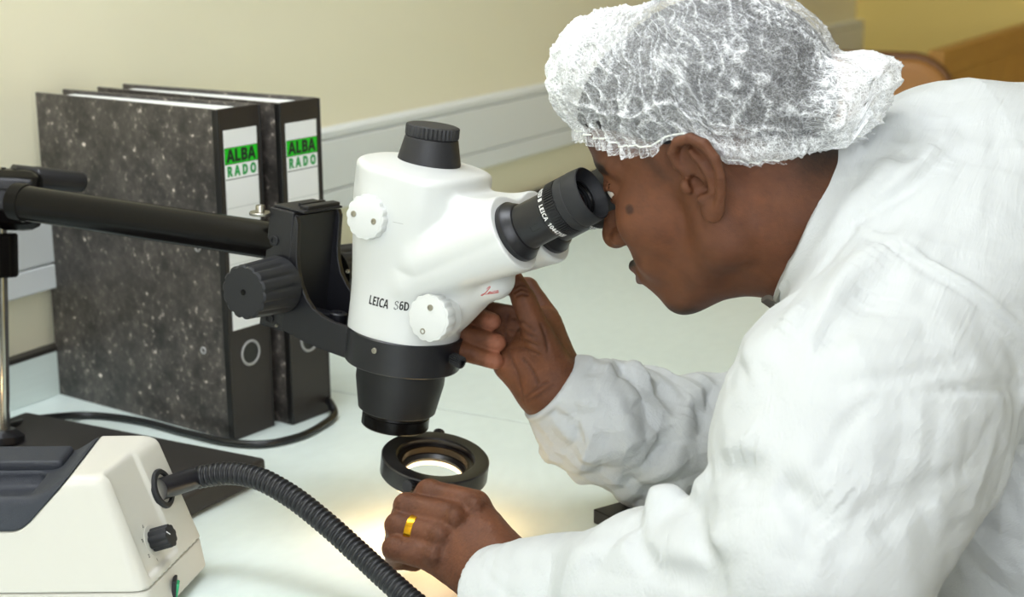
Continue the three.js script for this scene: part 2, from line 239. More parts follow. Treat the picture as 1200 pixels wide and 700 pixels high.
// ---------------------------------------------------------------- ring binders
{
  const marble = texture(512, 512, (u, v, i, j) => {
    const N = (f, o, q) => { const x = u * f, y = v * f, w = (X, Y) => fbm(X, Y, q, o), t = smooth(0.85, 1, u), t2 = smooth(0.85, 1, v); return lerp(lerp(w(x, y), w(x - f, y), t), lerp(w(x, y - f), w(x - f, y - f), t), t2); };
    const a = N(7, 4, 1.5), b = N(28, 3, 6.5), c = Math.pow(clamp(0.5 + 0.85 * N(44, 2, 12.5)), 6), e = Math.pow(clamp(0.5 + 0.8 * N(80, 2, 3.5)), 4);
    const k = 0.25 + 0.15 * a + 0.10 * b + 0.7 * c * clamp(0.5 + 2 * b) + 0.10 * e;
    return [k * 1.02, k * 0.96, k * 0.9];
  });
  marble.repeat.set(4.2, 4.2);
  const cover = new THREE.MeshStandardMaterial({ map: marble, roughness: 0.42 });
  const spineMat = mat('#2b2623', 0.5), edgeMat = mat('#141312', 0.4), paper = mat('#e9ebe8', 0.8), grey = mat('#9b9b98', 0.4);
  const label = canvasTexture(300, 1000, (c, w, h) => {
    c.fillStyle = '#f1f3f2'; c.fillRect(0, 0, w, h);
    c.fillStyle = '#11c41c'; c.fillRect(0, 88, w, 80); c.strokeStyle = '#0b3f10'; c.lineWidth = 3; c.strokeRect(0, 88, w, 80);
    c.fillStyle = '#10231a'; c.textAlign = 'center'; c.textBaseline = 'alphabetic';
    const fit = (s, y, width, size, weight, color) => { c.fillStyle = color; c.font = `${weight} ${size}px sans-serif`; const m = c.measureText(s).width; c.save(); c.translate(w / 2, y); c.scale(width / m, 1); c.fillText(s, 0, 0); if (weight === 'bold') { c.strokeStyle = color; c.lineWidth = 5; c.strokeText(s, 0, 0); } c.restore(); };
    fit('ALBA', 157, 262, 82, 'bold', '#10231a'); fit('R A D O', 227, 268, 66, 'bold', '#1f9a48');
    c.strokeStyle = '#8d9491'; c.lineWidth = 4; for (const y of [243]) { c.strokeStyle = '#3b4340'; c.beginPath(); c.moveTo(0, y); c.lineTo(w, y); c.stroke(); }
    c.strokeStyle = '#c3c8c6'; c.lineWidth = 3; for (const y of [385, 525, 665, 805]) { c.beginPath(); c.moveTo(0, y); c.lineTo(w, y); c.stroke(); }
  });
  const labelMat = new THREE.MeshStandardMaterial({ map: label, roughness: 0.5 });
  const H = 0.318, L = 0.268, W = 0.056;
  function binder(name, text) {                         // spine at z = 0 facing +z, pages run to -z
    const t = thing(name, text, 'ring binder', V(0, 0, 0), 0);
    const board = (x0, x1, tilt) => { const g = box(0.0028, H, L - 0.004, 0.001); uvBox(g, 1); return g.rotateY(tilt).translate((x0 + x1) / 2, H / 2, -L / 2 - 0.001); };
    part('cover', board(-W / 2 + 0.0014, -W / 2 + 0.011, -0.036), cover, t, 'black marbled cover facing the room');
    part('cover', board(W / 2 - 0.0014, W / 2 - 0.011, 0.036), cover, t);
    const sp = part('spine', boxAt(-W / 2 + 0.001, W / 2 - 0.001, 0, H, -0.004, 0, 0.0012), spineMat, t, 'plain dark brown spine');
    part('spine_label', boxAt(-0.0215, 0.0215, 0.108, 0.298, 0, 0.0005), [paper, paper, paper, paper, labelMat, paper], sp, 'white spine label with a green band');
    part('finger_ring', new THREE.TorusGeometry(0.0115, 0.0013, 12, 48).translate(0, 0.082, 0.0004), grey, sp, 'grey metal rim of the finger hole');
    part('finger_hole', new THREE.CylinderGeometry(0.0105, 0.0105, 0.0006, 40).rotateX(Math.PI / 2).translate(0, 0.082, 0), edgeMat, sp);
    for (const s of [-1, 1]) part('spine_hinge', boxAt(s * (W / 2 - 0.0008) - 0.0012, s * (W / 2 - 0.0008) + 0.0012, 0.0004, H - 0.0004, -0.007, 0.0008, 0.0011), edgeMat, t);
    part('edge_strip', join(boxAt(-W / 2 + 0.004, W / 2 - 0.004, 0.0006, 0.0016, -0.03, -0.003)), edgeMat, t);
    const wedge = prism([[-W / 2 + 0.004, 0.004], [W / 2 - 0.004, 0.004], [W / 2 - 0.0125, L - 0.02], [-W / 2 + 0.0125, L - 0.02]], H - 0.012).rotateX(-Math.PI / 2).translate(0, 0.008, 0);
    part('paper_stack', wedge, paper, t, 'white sheets between the covers');
    for (const [y, z] of [[0.185, -0.035], [0.085, -0.035]]) part('rivet', new THREE.TorusGeometry(0.0028, 0.0011, 8, 20).rotateY(Math.PI / 2).translate(-W / 2 + 0.0003, y, z), grey, t);
    return t;
  }
  function uvBox(g, s) { const p = g.attributes.position, n = g.attributes.normal, u = g.attributes.uv; for (let i = 0; i < p.count; i++) { const a = [Math.abs(n.getX(i)), Math.abs(n.getY(i)), Math.abs(n.getZ(i))]; if (a[0] > a[1] && a[0] > a[2]) u.setXY(i, p.getZ(i) * s, p.getY(i) * s); else if (a[1] > a[2]) u.setXY(i, p.getX(i) * s, p.getZ(i) * s); else u.setXY(i, p.getX(i) * s, p.getY(i) * s); } }
  globalThis.uvBox = uvBox;
  const turn = 54.6 * Math.PI / 180, ax = V(Math.cos(turn), 0, -Math.sin(turn));
  const near = binder('ring_binder', 'black marbled ring binder nearest the boom arm, its whole left cover in view');
  const p0 = atHeight(274, 517.7, TABLE_Y).addScaledVector(ax, W / 2);
  near.position.copy(p0); near.rotation.y = turn;
  const far = near.clone(); far.name = numbered('ring_binder'); scene.add(far);
  tag(far, 'second black ring binder standing behind the first, mostly its narrow labelled spine showing', 'ring binder');
  far.position.copy(atHeight(343.5, 499, TABLE_Y).addScaledVector(ax, W / 2)); far.rotation.y = turn;
}
// ---------------------------------------------------------------- microscope frame: FX towards the user, FY up the leaning optical axis, FZ to the left side (millimetres)
const LEAN = 7.7 * Math.PI / 180, FACE = 30 * Math.PI / 180;
const FO = at(474, 400, 1.28), FY = V(Math.sin(LEAN), Math.cos(LEAN), 0);
const FX = V(Math.cos(FACE), 0, Math.sin(FACE)); FX.addScaledVector(FY, -FX.dot(FY)).normalize();
const FZ = FX.clone().cross(FY);
const fPoint = (x, y, z) => FO.clone().addScaledVector(FX, x * MM).addScaledVector(FY, y * MM).addScaledVector(FZ, z * MM);
const fMatrix = new THREE.Matrix4().makeBasis(FX, FY, FZ).setPosition(FO);
const inFrame = (o) => { o.quaternion.setFromRotationMatrix(fMatrix); o.position.copy(FO); return o; };
const blackMetal = mat('#16161a', 0.38), blackMatte = mat('#121215', 0.55), blackGloss = phys({ color: '#0d0b0a', roughness: 0.24, specularIntensity: 0.35 }), blackRubber = mat('#1a1b1e', 0.62), bolt = mat('#a8a49a', 0.3, { metalness: 1 });
const grain = texture(128, 128, (u, v) => [0.5 + 0.9 * tileNoise(u, v, 60, 2, 3)], false); grain.repeat.set(40, 40);
const hexBolt = (r, h) => join(lathe([[0, h * 0.45], [r * 0.5, h * 0.45], [r * 0.55, h], [r * 0.9, h], [r, h * 0.85], [r, 0], [0, 0]], 24));
// ---------------------------------------------------------------- boom stand
{
  const t = thing('boom_stand', 'black swing-arm boom stand with a chrome column and a flat base plate on the bench', 'microscope stand');
  t.position.copy(roomAt(-0.2, TABLE_Y, 0.22));
  const base = t.position.clone();
  const put = (name, g, m, label, parent = t) => part(name, g.translate(-base.x, -base.y, -base.z), m, parent, label);
  const fput = (name, g, m, label, parent = t) => put(name, scaled(g).applyMatrix4(fMatrix), m, label, parent);
  // base plate, edges along the wall's directions
  put('base_plate', inRoom(boxAt(-0.36, -0.058, TABLE_Y + 0.002, TABLE_Y + 0.023, 0.082, 0.374, 0.004)), mat('#2a2725', 0.6), 'dark flat base plate');
  for (const [s, d] of [[-0.34, 0.1], [-0.34, 0.355], [-0.08, 0.1], [-0.08, 0.355]]) put('foot', inRoom(new THREE.CylinderGeometry(0.012, 0.012, 0.003, 20).translate(s, TABLE_Y + 0.0015, d)), blackRubber);
  const c0 = atHeight(-3, 518, TABLE_Y + 0.023), c1 = at(-8, 235, 1.455), cd = c1.clone().sub(c0);
  put('column', aim(cyl(0.0115, 0.0115, cd.length() + 0.03, 40).translate(0, cd.length() / 2 + 0.015, 0), c0, cd), M.chrome, 'chrome column');
  put('column_socket', aim(lathe([[0, 0], [0.024, 0], [0.024, 0.006], [0.016, 0.012], [0.0118, 0.012]], 40), c0, cd), blackMetal);
  const c2 = c0.clone().lerp(c1, 0.685);
  put('collar', aim(lathe([[0.0116, 0], [0.0195, 0], [0.021, 0.0015], [0.021, 0.038], [0.0195, 0.04], [0.0116, 0.04]], 40), c2, cd), blackGloss, 'black clamping collar');
  // arm
  const a0 = at(29, 238, 1.405), a1 = fPoint(-112, 58, 14), ad = a1.clone().sub(a0).normalize();
  put('boom_arm', pipe(new THREE.LineCurve3(a0, a1), 0.0155, 2, 48), blackGloss, 'glossy black boom arm');
  put('arm_end', aim(lathe([[0, -0.012], [0.0145, -0.012], [0.0165, -0.010], [0.017, 0.0], [0.0165, 0.002], [0.0154, 0.003]], 48), a0, ad), blackGloss);
  // cross clamp at the column
  const k0 = at(-80, 231, 1.447), k1 = at(49, 235, 1.462), kd = k1.clone().sub(k0);
  put('cross_clamp', aim(lathe([[0, 0], [0.026, 0], [0.0282, 0.002], [0.0282, kd.length() - 0.016], [0.0272, kd.length() - 0.008], [0.024, kd.length() - 0.002], [0.02, kd.length()], [0, kd.length()]], 48), k0, kd), blackGloss, 'black cross clamp joining arm and column');
  const k2 = at(40, 208, 1.47), k3 = at(98, 214, 1.50), kk = k3.clone().sub(k2);
  put('clamp_knob', aim(lathe([[0, -0.02], [0.010, -0.02], [0.010, 0.0], [0.0105, 0.001], [0.0095, kk.length() - 0.002], [0.0082, kk.length()], [0, kk.length()]], 36), k2, kk), blackMetal);
  // arm end: washer, cap screw, set screw
  put('washer', aim(lathe([[0.003, 0], [0.0085, 0], [0.0088, 0.0006], [0.0088, 0.002], [0.0083, 0.0026], [0.003, 0.0026]], 32), at(305, 252, 1.292), V(0.05, 1, 0)), bolt, 'bright steel washer');
  put('cap_screw', aim(hexBolt(0.0038, 0.007), at(305, 250.5, 1.292), V(0.05, 1, 0)), bolt, 'bright steel cap screw');
  // carrier: block
  const blk = fput('focus_block', boxAt(-122.5, -98, -11, 88, -27, 30, 1.5), blackMetal, 'square black focus block');
  fput('focus_block_cap', join(boxAt(-121, -90, 88, 90, -25, 27, 0.8), boxAt(-108, -104, 89, 92.5, -20, 12, 0.4), boxAt(-100, -92, 88, 93, -24, 20, 1)), blackMatte, 'stepped cap on the block');
  const screw = (x, y, z, r = 2.6, m = blackGloss) => fput('screw', aim(hexBolt(r, 2.2), V(x, y, z), V(0, 0, 1)), m);
  screw(-114.5, 61.5, 29.5, 4.2, blackRubber); screw(-112, -3, 29.5, 4, blackRubber); screw(-104, -7, 29.5, 1.3, bolt);
  // carrier: two cheeks with a curved cut, a spine wall and a floor that ends in the ring
  const cheek = [[-97.5, 84], [-96, 86], [-93, 80], [-91, 54], [-88.5, 42], [-83.9, 30.9], [-77.5, 21.5], [-70, 14.6], [-60, 10.6], [-49.9, 8.6], [-36, 8.2], [-24, 8.6], [-20, -17.2], [-30, -17.6], [-60, -16], [-80, -13.4], [-99.5, -9.5]];
  fput('cheek', prism(cheek, 5, 0.7).translate(0, 0, 25.5), blackMetal, 'curved cheek of the holder facing the room');
  const cheek2 = [[-100, 86], [-93.5, 86.5], [-91, 82], [-89.8, 54.8], [-88, 45], [-83.8, 34.2], [-77, 26], [-69, 18], [-58, 12], [-46, 9], [-30, 8.6], [-24, 8.6], [-20, -17.2], [-60, -16], [-80, -13.4], [-99.5, -9.5]];
  fput('cheek', prism(cheek2, 5, 0.7).translate(0, 0, -28), blackMetal);
  fput('carrier_wall', boxAt(-99, -95, -9, 86, -26, 28, 0.8), blackMatte);
  fput('carrier_floor', prism([[-97, -9], [-97, -3], [-60, -6], [-34, -6], [-34, -13], [-60, -13]], 50).translate(0, 0, -24), blackMatte);
  fput('carrier_lug', join(lathe([[0, 0], [7.5, 0], [7.5, 13.4], [6.6, 14.4], [3.2, 14.4], [3.2, 10], [0, 10]], 32).translate(-64, -5, 3), boxAt(-96, -64, 0, 7, -3, 9, 1)), blackMetal);
  screw(-75.5, 38, -21.5, 1.6, bolt);
  // ring
  const ringProfile = [[43.8, -17.5], [45.5, -17.5], [46.3, -16.6], [46.3, 8.6], [45.4, 9.4], [43.9, 9.4], [43.9, -17.5]];
  fput('holder_ring', lathe(ringProfile, 96), blackMetal, 'black ring that holds the microscope');
  fput('clamp_screw', aim(join(lathe([[0, -6], [2.2, -6], [2.2, 3], [0, 3]], 20), knurled(5, 11, 18, 0.9, 2)), V(46, -1, 4), V(1, -0.12, 0.12)), blackRubber, 'small knurled clamp screw');
  fput('pin', aim(hexBolt(2.3, 1.4), V(3, 1, 46), V(0.05, 0, 1)), bolt, 'bright steel pin in the ring');
  // focus knobs, one each side
  const knob = (z, sg, len) => aim(join(knurledCone(23.5, 21.5, len, 14), lathe([[0, 0], [14, 0], [14, 4], [0, 4]], 32).translate(0, -4, 0)), V(-104.5, 27.5, z), V(0, 0, sg));
  fput('focus_knob', knob(33, 1, 44), blackRubber, 'ribbed black focus knob towards the room');
  fput('focus_knob', knob(-33, -1, 40), blackRubber);
  fput('knob_screw', aim(lathe([[0, 0.3], [1.4, 0.3], [1.4, 0], [2.4, 0], [2.4, -0.6]], 16), V(-104.5, 27.5, 77.4), V(0, 0, 1)), blackGloss);
}
function knurledCone(r0, r1, h, n) {                       // fluted knob, wider at its foot
  const N = n * 12, K = 10, pos = [], idx = [];
  for (let k = 0; k <= K; k++) for (let i = 0; i < N; i++) {
    const a = i / N * 2 * Math.PI, t = k / K, edge = k === K ? 1.6 : 0, r = lerp(r0, r1, t) - edge - 1.5 * Math.pow(0.5 - 0.5 * Math.cos(a * n), 3) * smooth(0.02, 0.3, t) * (k === K ? 0.6 : 1);
    pos.push(r * Math.cos(a), t * h - (k === K - 1 ? -h / K + 1.4 : 0), r * Math.sin(a));
  }
  for (let k = 0; k < K; k++) for (let i = 0; i < N; i++) { const a = k * N + i, b = k * N + (i + 1) % N; idx.push(a, a + N, b, b, a + N, b + N); }
  const c = pos.length / 3; pos.push(0, h, 0); for (let i = 0; i < N; i++) idx.push(K * N + i, c, K * N + (i + 1) % N);
  const g = new THREE.BufferGeometry(); g.setAttribute('position', new THREE.Float32BufferAttribute(pos, 3)); g.setIndex(idx); g.computeVertexNormals();
  return toCreasedNormals(g, 0.5);
}
// ---------------------------------------------------------------- power cord on the bench
{
  const pts = [[-40, 515, 0.024], [2, 503, 0.025], [15, 499, 0.024], [45, 491, 0.012], [100, 487, 0.004], [160, 493, 0.004], [220, 508, 0.004], [270, 519, 0.004], [310, 520.5, 0.004], [350, 512, 0.004], [378, 498, 0.004], [392, 485, 0.006], [388, 474, 0.012], [378, 462, 0.012], [360, 445, 0.006]].map(([x, y, h]) => atHeight(x, y, TABLE_Y + h));
  const p = pts[4].clone().setY(TABLE_Y);
  const t = thing('power_cord', 'thin black power cord looping over the bench round the feet of the binders', 'cord', p);
  part('cord', pipe(pts.map((q) => q.clone().sub(p)), 0.0037, 160, 12), mat('#0e0f10', 0.35), t);
}
// ---------------------------------------------------------------- fibre-optic lamp box; millimetres from LO: x along it to the right, y up, z to the room
const LO = V(-0.36, TABLE_Y, 0.2);
const LN = [0.9314, 0.3185, 0.1762];                        // its sloping control panel faces this way
const ivory = mat('#d0cdc2', 0.42);
const scriptLogo = (s) => {                                 // red handwritten word, as thin strokes
  const st = [[[0, 8], [1.6, 11.5], [2.6, 11], [1.6, 7], [0.2, 1.5], [-1.5, -1.2], [-2.6, 0], [-0.6, 1.2], [2, 0.4], [3.6, 1.4]], [[3.4, 1.6], [4.6, 3.4], [4.2, 4.4], [3.4, 3], [3.8, 0.9], [5.2, 0.9], [6.2, 2.4]], [[6.2, 4.2], [6, 1.6], [6.7, 0.9], [7.6, 2]], [[10, 3.8], [9, 4.4], [8, 2.8], [8.4, 1], [9.6, 0.9], [10.8, 2.4]], [[13.2, 3.8], [12, 4.3], [11, 2.6], [11.4, 1], [12.6, 1.6], [13.4, 4], [13, 1.6], [13.6, 0.8], [14.8, 1.8]], [[6.5, 6], [6.7, 6.4]]];
  return join(st.map((p) => pipe(p.map(([x, y]) => V(x * s, y * s, 0)), 0.42 * s, p.length * 6, 6)));
};
const logoRed = mat('#c2241f', 0.5);
const lampShell = (x, y, z) => {
  const slope = clamp((y - 30) / 82), top = y - 113 - 0.0 * x;
  const front = (z - lerp(56, 47.5, slope)) * 0.995, back = (-z - lerp(51, 49, slope)) * 0.995;
  const panel = LN[0] * (x - 101.75) + LN[1] * (y - 31) + LN[2] * (z - 57.5);
  let d = smax(smax(smax(front, back, 8), panel, 9), smax(top, -x - 150, 6), 8);
  return smax(d, 4 - y, 3);
};
function lampUpper(x, y, z) {
  let d = lampShell(x, y, z);
  const panel = LN[0] * (x - 101.75) + LN[1] * (y - 31) + LN[2] * (z - 57.5);
  const rec = smax(smax(z - 43.5 + (y - 30) * 0.06, -7 - z, 3), smax(36 - y, -(panel + 3.2 + 0.02 * (z - 20)), 2), 3);      // control recess
  d = smax(d, -rec, 2);
  d = smax(d, 30.6 - y, 1);
  const cut = lampCut(x, y, z);
  return smax(d, -(cut - 0.4), 0.8);
}
const lampCut = (x, y, z) => smax(76 + (x - 18) * 1.077 - y, smax(75 - y, x - 57 - (48 - z) * 0.09, 6), 8);
function lampDark(x, y, z) {
  let d = smax(lampShell(x, y, z) - 0.6, lampCut(x, y, z), 1.5);
  const low = smax(x - 30 - (y - 98) * 1.3, 99 - y, 10);    // saddle
  d = smax(d, -low, 6);
  d = smax(d, -smax(rbox3(x + 60, y - 100, z - 18, 82, 13, 24, 8), -200, 1), 3);
  return d;
}
function lampLower(x, y, z) {
  let d = lampShell(x, y, z) + 0.5 + clamp(30 - y, 0, 30) * 0.12;
  return smax(d, y - 29.8, 1);
}
{
  const t = thing('lamp_box', 'ivory lamp box with dark grey handle top and black dial, lower left', 'lamp', LO);
  const g1 = sdfMesh(lampUpper, [-155, 26, -56], [132, 118, 62], 1.5), g2 = sdfMesh(lampLower, [-155, 0, -56], [136, 34, 64], 1.8), g3 = sdfMesh(lampDark, [-155, 66, -56], [76, 118, 58], 1.5);
  part('housing', scaled(g1), ivory, t, 'ivory upper housing');
  part('tray', scaled(g2), ivory, t, 'ivory lower tray');
  const darkBump = texture(256, 256, (u, v) => [0.5 + tileNoise(u, v, 120, 2, 3)], false);
  for (const g of [g3]) { const p = g.attributes.position, u = g.attributes.uv; for (let i = 0; i < p.count; i++) u.setXY(i, (p.getX(i) + 0.6 * p.getY(i)) / 30, (p.getZ(i) + 0.7 * p.getY(i)) / 30); }
  const darkTop = new THREE.MeshStandardMaterial({ color: '#282c35', roughness: 0.5, bumpMap: darkBump, bumpScale: 0.00025 });
  const cover = part('top_cover', scaled(g3), darkTop, t, 'dark grey textured top cover');
  part('handle', scaled(join(boxAt(-150, 31, 96, 105.5, -46, -8, 4), boxAt(-150, 31, 92, 98, -46, -9, 2))), darkTop, cover, 'dark carrying handle');
  for (const [x, z] of [[100, -40], [100, 40], [-130, -40], [-130, 40]]) part('foot', scaled(cyl(7, 7, 5, 20).translate(x, 2.5, z)), blackRubber, t);
  const n = V(...LN), on = (x, y, z, off = 0) => V(x, y, z).addScaledVector(n, off);
  // dial in the recess
  const k = on(101.8, 53.5, 15, -3.2), q = new THREE.Quaternion().setFromUnitVectors(V(0, 1, 0), n);
  const dial = part('dial', scaled(aim(join(lathe([[0, 0], [11.4, 0], [11.4, 0.6], [0, 0.6]], 48)), k, n)), mat('#c9c7bd', 0.5), t, 'pale dial ring with black numerals');
  part('dial_knob', scaled(aim(join(knurled(8.6, 15, 9, 1.0, 0.8), lathe([[0, 15.6], [7.2, 15.8], [7.7, 15.2], [0, 15.2]], 40)), k, n)), blackRubber, dial, 'ribbed black knob');
  part('pointer', scaled(aim(boxAt(-0.35, 0.35, 15.7, 16.1, -7, -2), k, n, 2.2)), mat('#f2f2f0', 0.5), dial, 'white pointer line');
  const font = await new FontLoader().loadAsync('fonts/droid/droid_sans_regular.typeface.json');
  const right = V(0, 0, -1).addScaledVector(n, n.z).normalize(), upp = n.clone().cross(right);
  const pm = new THREE.Matrix4().makeBasis(right, upp, n);
  const marks = [];
  for (const [s, a] of [['1', 250], ['2', 205], ['3', 155], ['4', 110], ['5', 65], ['6', 305]]) {
    const c = k.clone().addScaledVector(right, 14.5 * Math.cos(a * Math.PI / 180)).addScaledVector(upp, 14.5 * Math.sin(a * Math.PI / 180)).addScaledVector(n, 0.1);
    marks.push(new TextGeometry(s, { font, size: 2.6, depth: 0.3, curveSegments: 4 }).translate(-0.9, -1.3, 0).applyMatrix4(pm.clone().setPosition(c)));
  }
  part('numerals', scaled(join(marks)), mat('#2a2a2a', 0.6), dial);
  part('red_lettering', scaled(scriptLogo(0.62).applyMatrix4(pm.clone().setPosition(on(114.6, 41, -33, 0.25)))), logoRed, t, 'small red handwritten word');
  // socket of the light guide
  part('socket', scaled(aim(lathe([[0, -1], [15, -1], [15, 1.2], [14, 2.4], [11, 2.6], [11, -1]], 48), on(100.1, 79, -20.7), n)), blackRubber, t, 'black socket ring');
  // rocker switch in the tray
  const sw = part('switch_frame', scaled(box(3, 17, 13, 0.8).rotateZ(-0.08).rotateY(0.12).translate(112.6, 14.5, 14)), blackRubber, t);
  part('rocker_switch', scaled(box(3, 12.5, 8.5, 1).rotateZ(-0.2).rotateY(0.12).translate(114.0, 13.8, 14)), new THREE.MeshStandardMaterial({ color: '#0f8a5a', roughness: 0.25, emissive: '#0fae6c', emissiveIntensity: 0.25 }), sw, 'green lit rocker switch');
}
// ---------------------------------------------------------------- ring light in the hand, and its light guide
const RO = at(510.5, 535, 1.28);
const RY = (() => { const v = CAM.clone().sub(RO).normalize(), a = 6.5 * Math.PI / 180; let u = UPV.clone().multiplyScalar(Math.cos(a)).addScaledVector(RIGHT, Math.sin(a)); u.addScaledVector(v, -u.dot(v)).normalize(); return v.multiplyScalar(0.47).addScaledVector(u, Math.sqrt(1 - 0.47 * 0.47)); })();
const RX = RIGHT.clone().addScaledVector(RY, -RIGHT.dot(RY)).normalize(), RZ = RX.clone().cross(RY);
const rMatrix = new THREE.Matrix4().makeBasis(RX, RY, RZ).setPosition(RO);
const rPoint = (x, y, z) => V(x * MM, y * MM, z * MM).applyMatrix4(rMatrix);
{
  const t = thing('ring_light', 'round black ring light with a glowing underside held by the hand above the bench', 'lamp', RO);
  t.quaternion.setFromRotationMatrix(rMatrix);
  part('housing', scaled(lathe([[30.6, -5.2], [30.6, -1.2], [31.6, -0.2], [32.4, 0], [42.2, 0], [43.2, -1], [43.2, -15], [42.4, -16], [37.5, -16], [37.5, -14], [23.4, -16.8], [23.0, -14.4], [25.2, -11.5], [26.4, -11], [26.4, -6], [29.4, -5.2], [30.6, -5.2]], 128)), new THREE.MeshPhysicalMaterial({ color: '#131012', roughness: 0.32, clearcoat: 0.3, clearcoatRoughness: 0.2 }), t, 'satin black ring housing');
  part('inner_sleeve', scaled(lathe([[30.4, -5], [29.2, -5.4], [26.2, -5.8], [26.2, -11], [27.5, -11], [29.6, -8]], 96)), mat('#3a2f22', 0.3, { metalness: 0.7 }), t, 'inner sleeve with the warm reflected light put into its bronze colour');  // bronze tint carries the golden light reflected up inside the ring
  const glow = new THREE.MeshStandardMaterial({ color: '#fff3df', roughness: 0.3, emissive: '#ffd9a0', emissiveIntensity: 3.0 });
  part('light_ring', scaled(lathe([[23.6, -17.6], [36.6, -15.4], [37.2, -16], [37.2, -20], [36.4, -20.8], [24, -20.8], [23.3, -20.2], [23.6, -17.6]], 96)), glow, t, 'glowing glass light ring');
  const l = new THREE.RectAreaLight('#ffd09a', RING_LIGHT_POWER, 0.062, 0.062); l.position.copy(rPoint(0, -22.5, 0)); l.lookAt(rPoint(0, -100, 0)); scene.add(l);
  const knob = (x, z) => aim(join(lathe([[0, -4], [2, -4], [2, 2], [0, 2]], 16), knurled(4.8, 7.5, 14, 0.6, 1), lathe([[0, 8.4], [3.6, 8.4], [4.4, 7.6], [0, 7.6]], 24)), V(x, -7, z).multiplyScalar(1), V(x, 0.4 * Math.hypot(x, z), z));
  part('thumb_screw', scaled(knob(43 * Math.cos(1.55), -43 * Math.sin(1.55))), blackRubber, t);
  part('thumb_screw', scaled(knob(43 * Math.cos(-1.97), -43 * Math.sin(-1.97))), blackRubber, t);
}
{
  const O = LO, n = V(...LN), s = O.clone().add(V(100.1, 79, -20.7).multiplyScalar(MM));
  const t = thing('light_guide', 'thick corrugated black hose curving from the lamp box to below the hand', 'hose', s);
  const p1 = s.clone().addScaledVector(n, 0.012), p2 = at(230, 560, 1.222);
  const tail = [at(266, 555, 1.215), at(300, 560, 1.205), at(340, 581, 1.192), at(380, 612, 1.178), at(420, 648, 1.163), at(457, 682, 1.147), at(492, 712, 1.132), at(530, 735, 1.125), at(560, 738, 1.14), at(570, 725, 1.18), at(545, 702, 1.23)];
  const conn = rPoint(-6, -12, 44), conn0 = rPoint(-6, -13.5, 30);
  part('plug', join(pipe([s.clone().lerp(p2, -0.1), s.clone().lerp(p2, 0.3), s.clone().lerp(p2, 0.65), p2, p2.clone().add(tail[0].clone().sub(p2).multiplyScalar(0.12))].map((q) => q.clone().sub(s)), 0.0083, 40, 28)), new THREE.MeshStandardMaterial({ color: '#1c1b20', roughness: 0.4 }), t, 'smooth black plug end');
  const curve = spline([p2, ...tail].map((q) => q.clone().sub(s)));
  const Ls = curve.getLength(), pitch = 0.0043, K = Math.floor(Ls / pitch) * 8, m = 20, fr = curve.computeFrenetFrames(K, false), pos = [], idx = [];
  for (let i = 0; i <= K; i++) {
    const c = curve.getPointAt(i / K), r = 0.0089 - 0.0016 * Math.pow(0.5 + 0.5 * Math.cos(i / 8 * 2 * Math.PI), 2.2);
    for (let j = 0; j < m; j++) { const a = j / m * 2 * Math.PI; const q = c.clone().addScaledVector(fr.normals[i], Math.cos(a) * r).addScaledVector(fr.binormals[i], Math.sin(a) * r); pos.push(q.x, q.y, q.z); }
  }
  for (let i = 0; i < K; i++) for (let j = 0; j < m; j++) { const a = i * m + j, b = i * m + (j + 1) % m; idx.push(a, b, a + m, b, b + m, a + m); }
  const g = new THREE.BufferGeometry(); g.setAttribute('position', new THREE.Float32BufferAttribute(pos, 3)); g.setIndex(idx); g.computeVertexNormals();
  part('corrugated_hose', g, new THREE.MeshStandardMaterial({ color: '#17181b', roughness: 0.38 }), t, 'ribbed black metal hose');
  const end = tail[tail.length - 1];
  part('end_sleeve', pipe([end, at(505, 672, 1.255), at(487, 640, 1.262)].map((q) => q.clone().sub(s)), 0.006, 24, 20), blackGloss, t, 'smooth sleeve at the ring light end');
}
// ---------------------------------------------------------------- stereo microscope
const EYE_A = 35.7 * Math.PI / 180, ET = [Math.cos(EYE_A), Math.sin(EYE_A), 0];
function scopeBody(x, y, z) {
  const az = Math.abs(z);
  // column: round at the foot, widening to a rounded pentagon at the top
  const t = smooth(30, 125, y);
  const round = Math.hypot(x, z) - lerp(43.5, 44.5, t);
  const side = az - lerp(40, 50, t), front = x - lerp(36, 44, t), back = -x - lerp(43, 48, t), cham = x * 0.72 + az * 0.694 - lerp(45, 57, t), chamB = -x * 0.66 + az * 0.75 - lerp(45, 51, t);
  const penta = smax(smax(smax(side, front, 10), smax(cham, chamB, 10), 12), back, 10);
  let col = smin(round, penta, lerp(6, 14, t));
  const top = y - (147.5 - 0.0022 * (x * x + z * z) - 0.03 * x);
  col = smax(col, smax(top, 4 - y, 2), 5);
  // fairings of the two eyepieces
  const ez = az - 25;
  const along = (x - 98) * ET[0] + (y - 111) * ET[1];
  const upper = cone3(x, y, az, [30, 76, 27], [104, 118, 25], 21, 26.6);
  const lower = cone3(x, y, az, [20, 58, 29], [100, 106.5, 26], 16, 24.5);
  const web = rbox3(x - 55, y - 107.5 - (x - 55) * 0.06, z, 40, 23, 30, 8);
  let pod = smin(upper, web, 10);
  pod = smin(pod, lower, 0.8);
  pod = smax(pod, along - 2.6, 1.5);
  // focus housing below the fairings
  const chin = smin(cone3(x, y, z * 0.78, [34, 40, 0], [57, 66, 0], 24.5, 22), cone3(x, y, z * 0.85, [58, 62, 0], [74, 67, 0], 20, 15.5), 2);
  let d = smin(col, pod, 7);
  d = smin(d, smax(chin, 10 - y, 3), 9);
  return d;
}
const whitePaint = new THREE.MeshPhysicalMaterial({ color: '#d6d8d5', roughness: 0.38, clearcoat: 0.25, clearcoatRoughness: 0.25 });
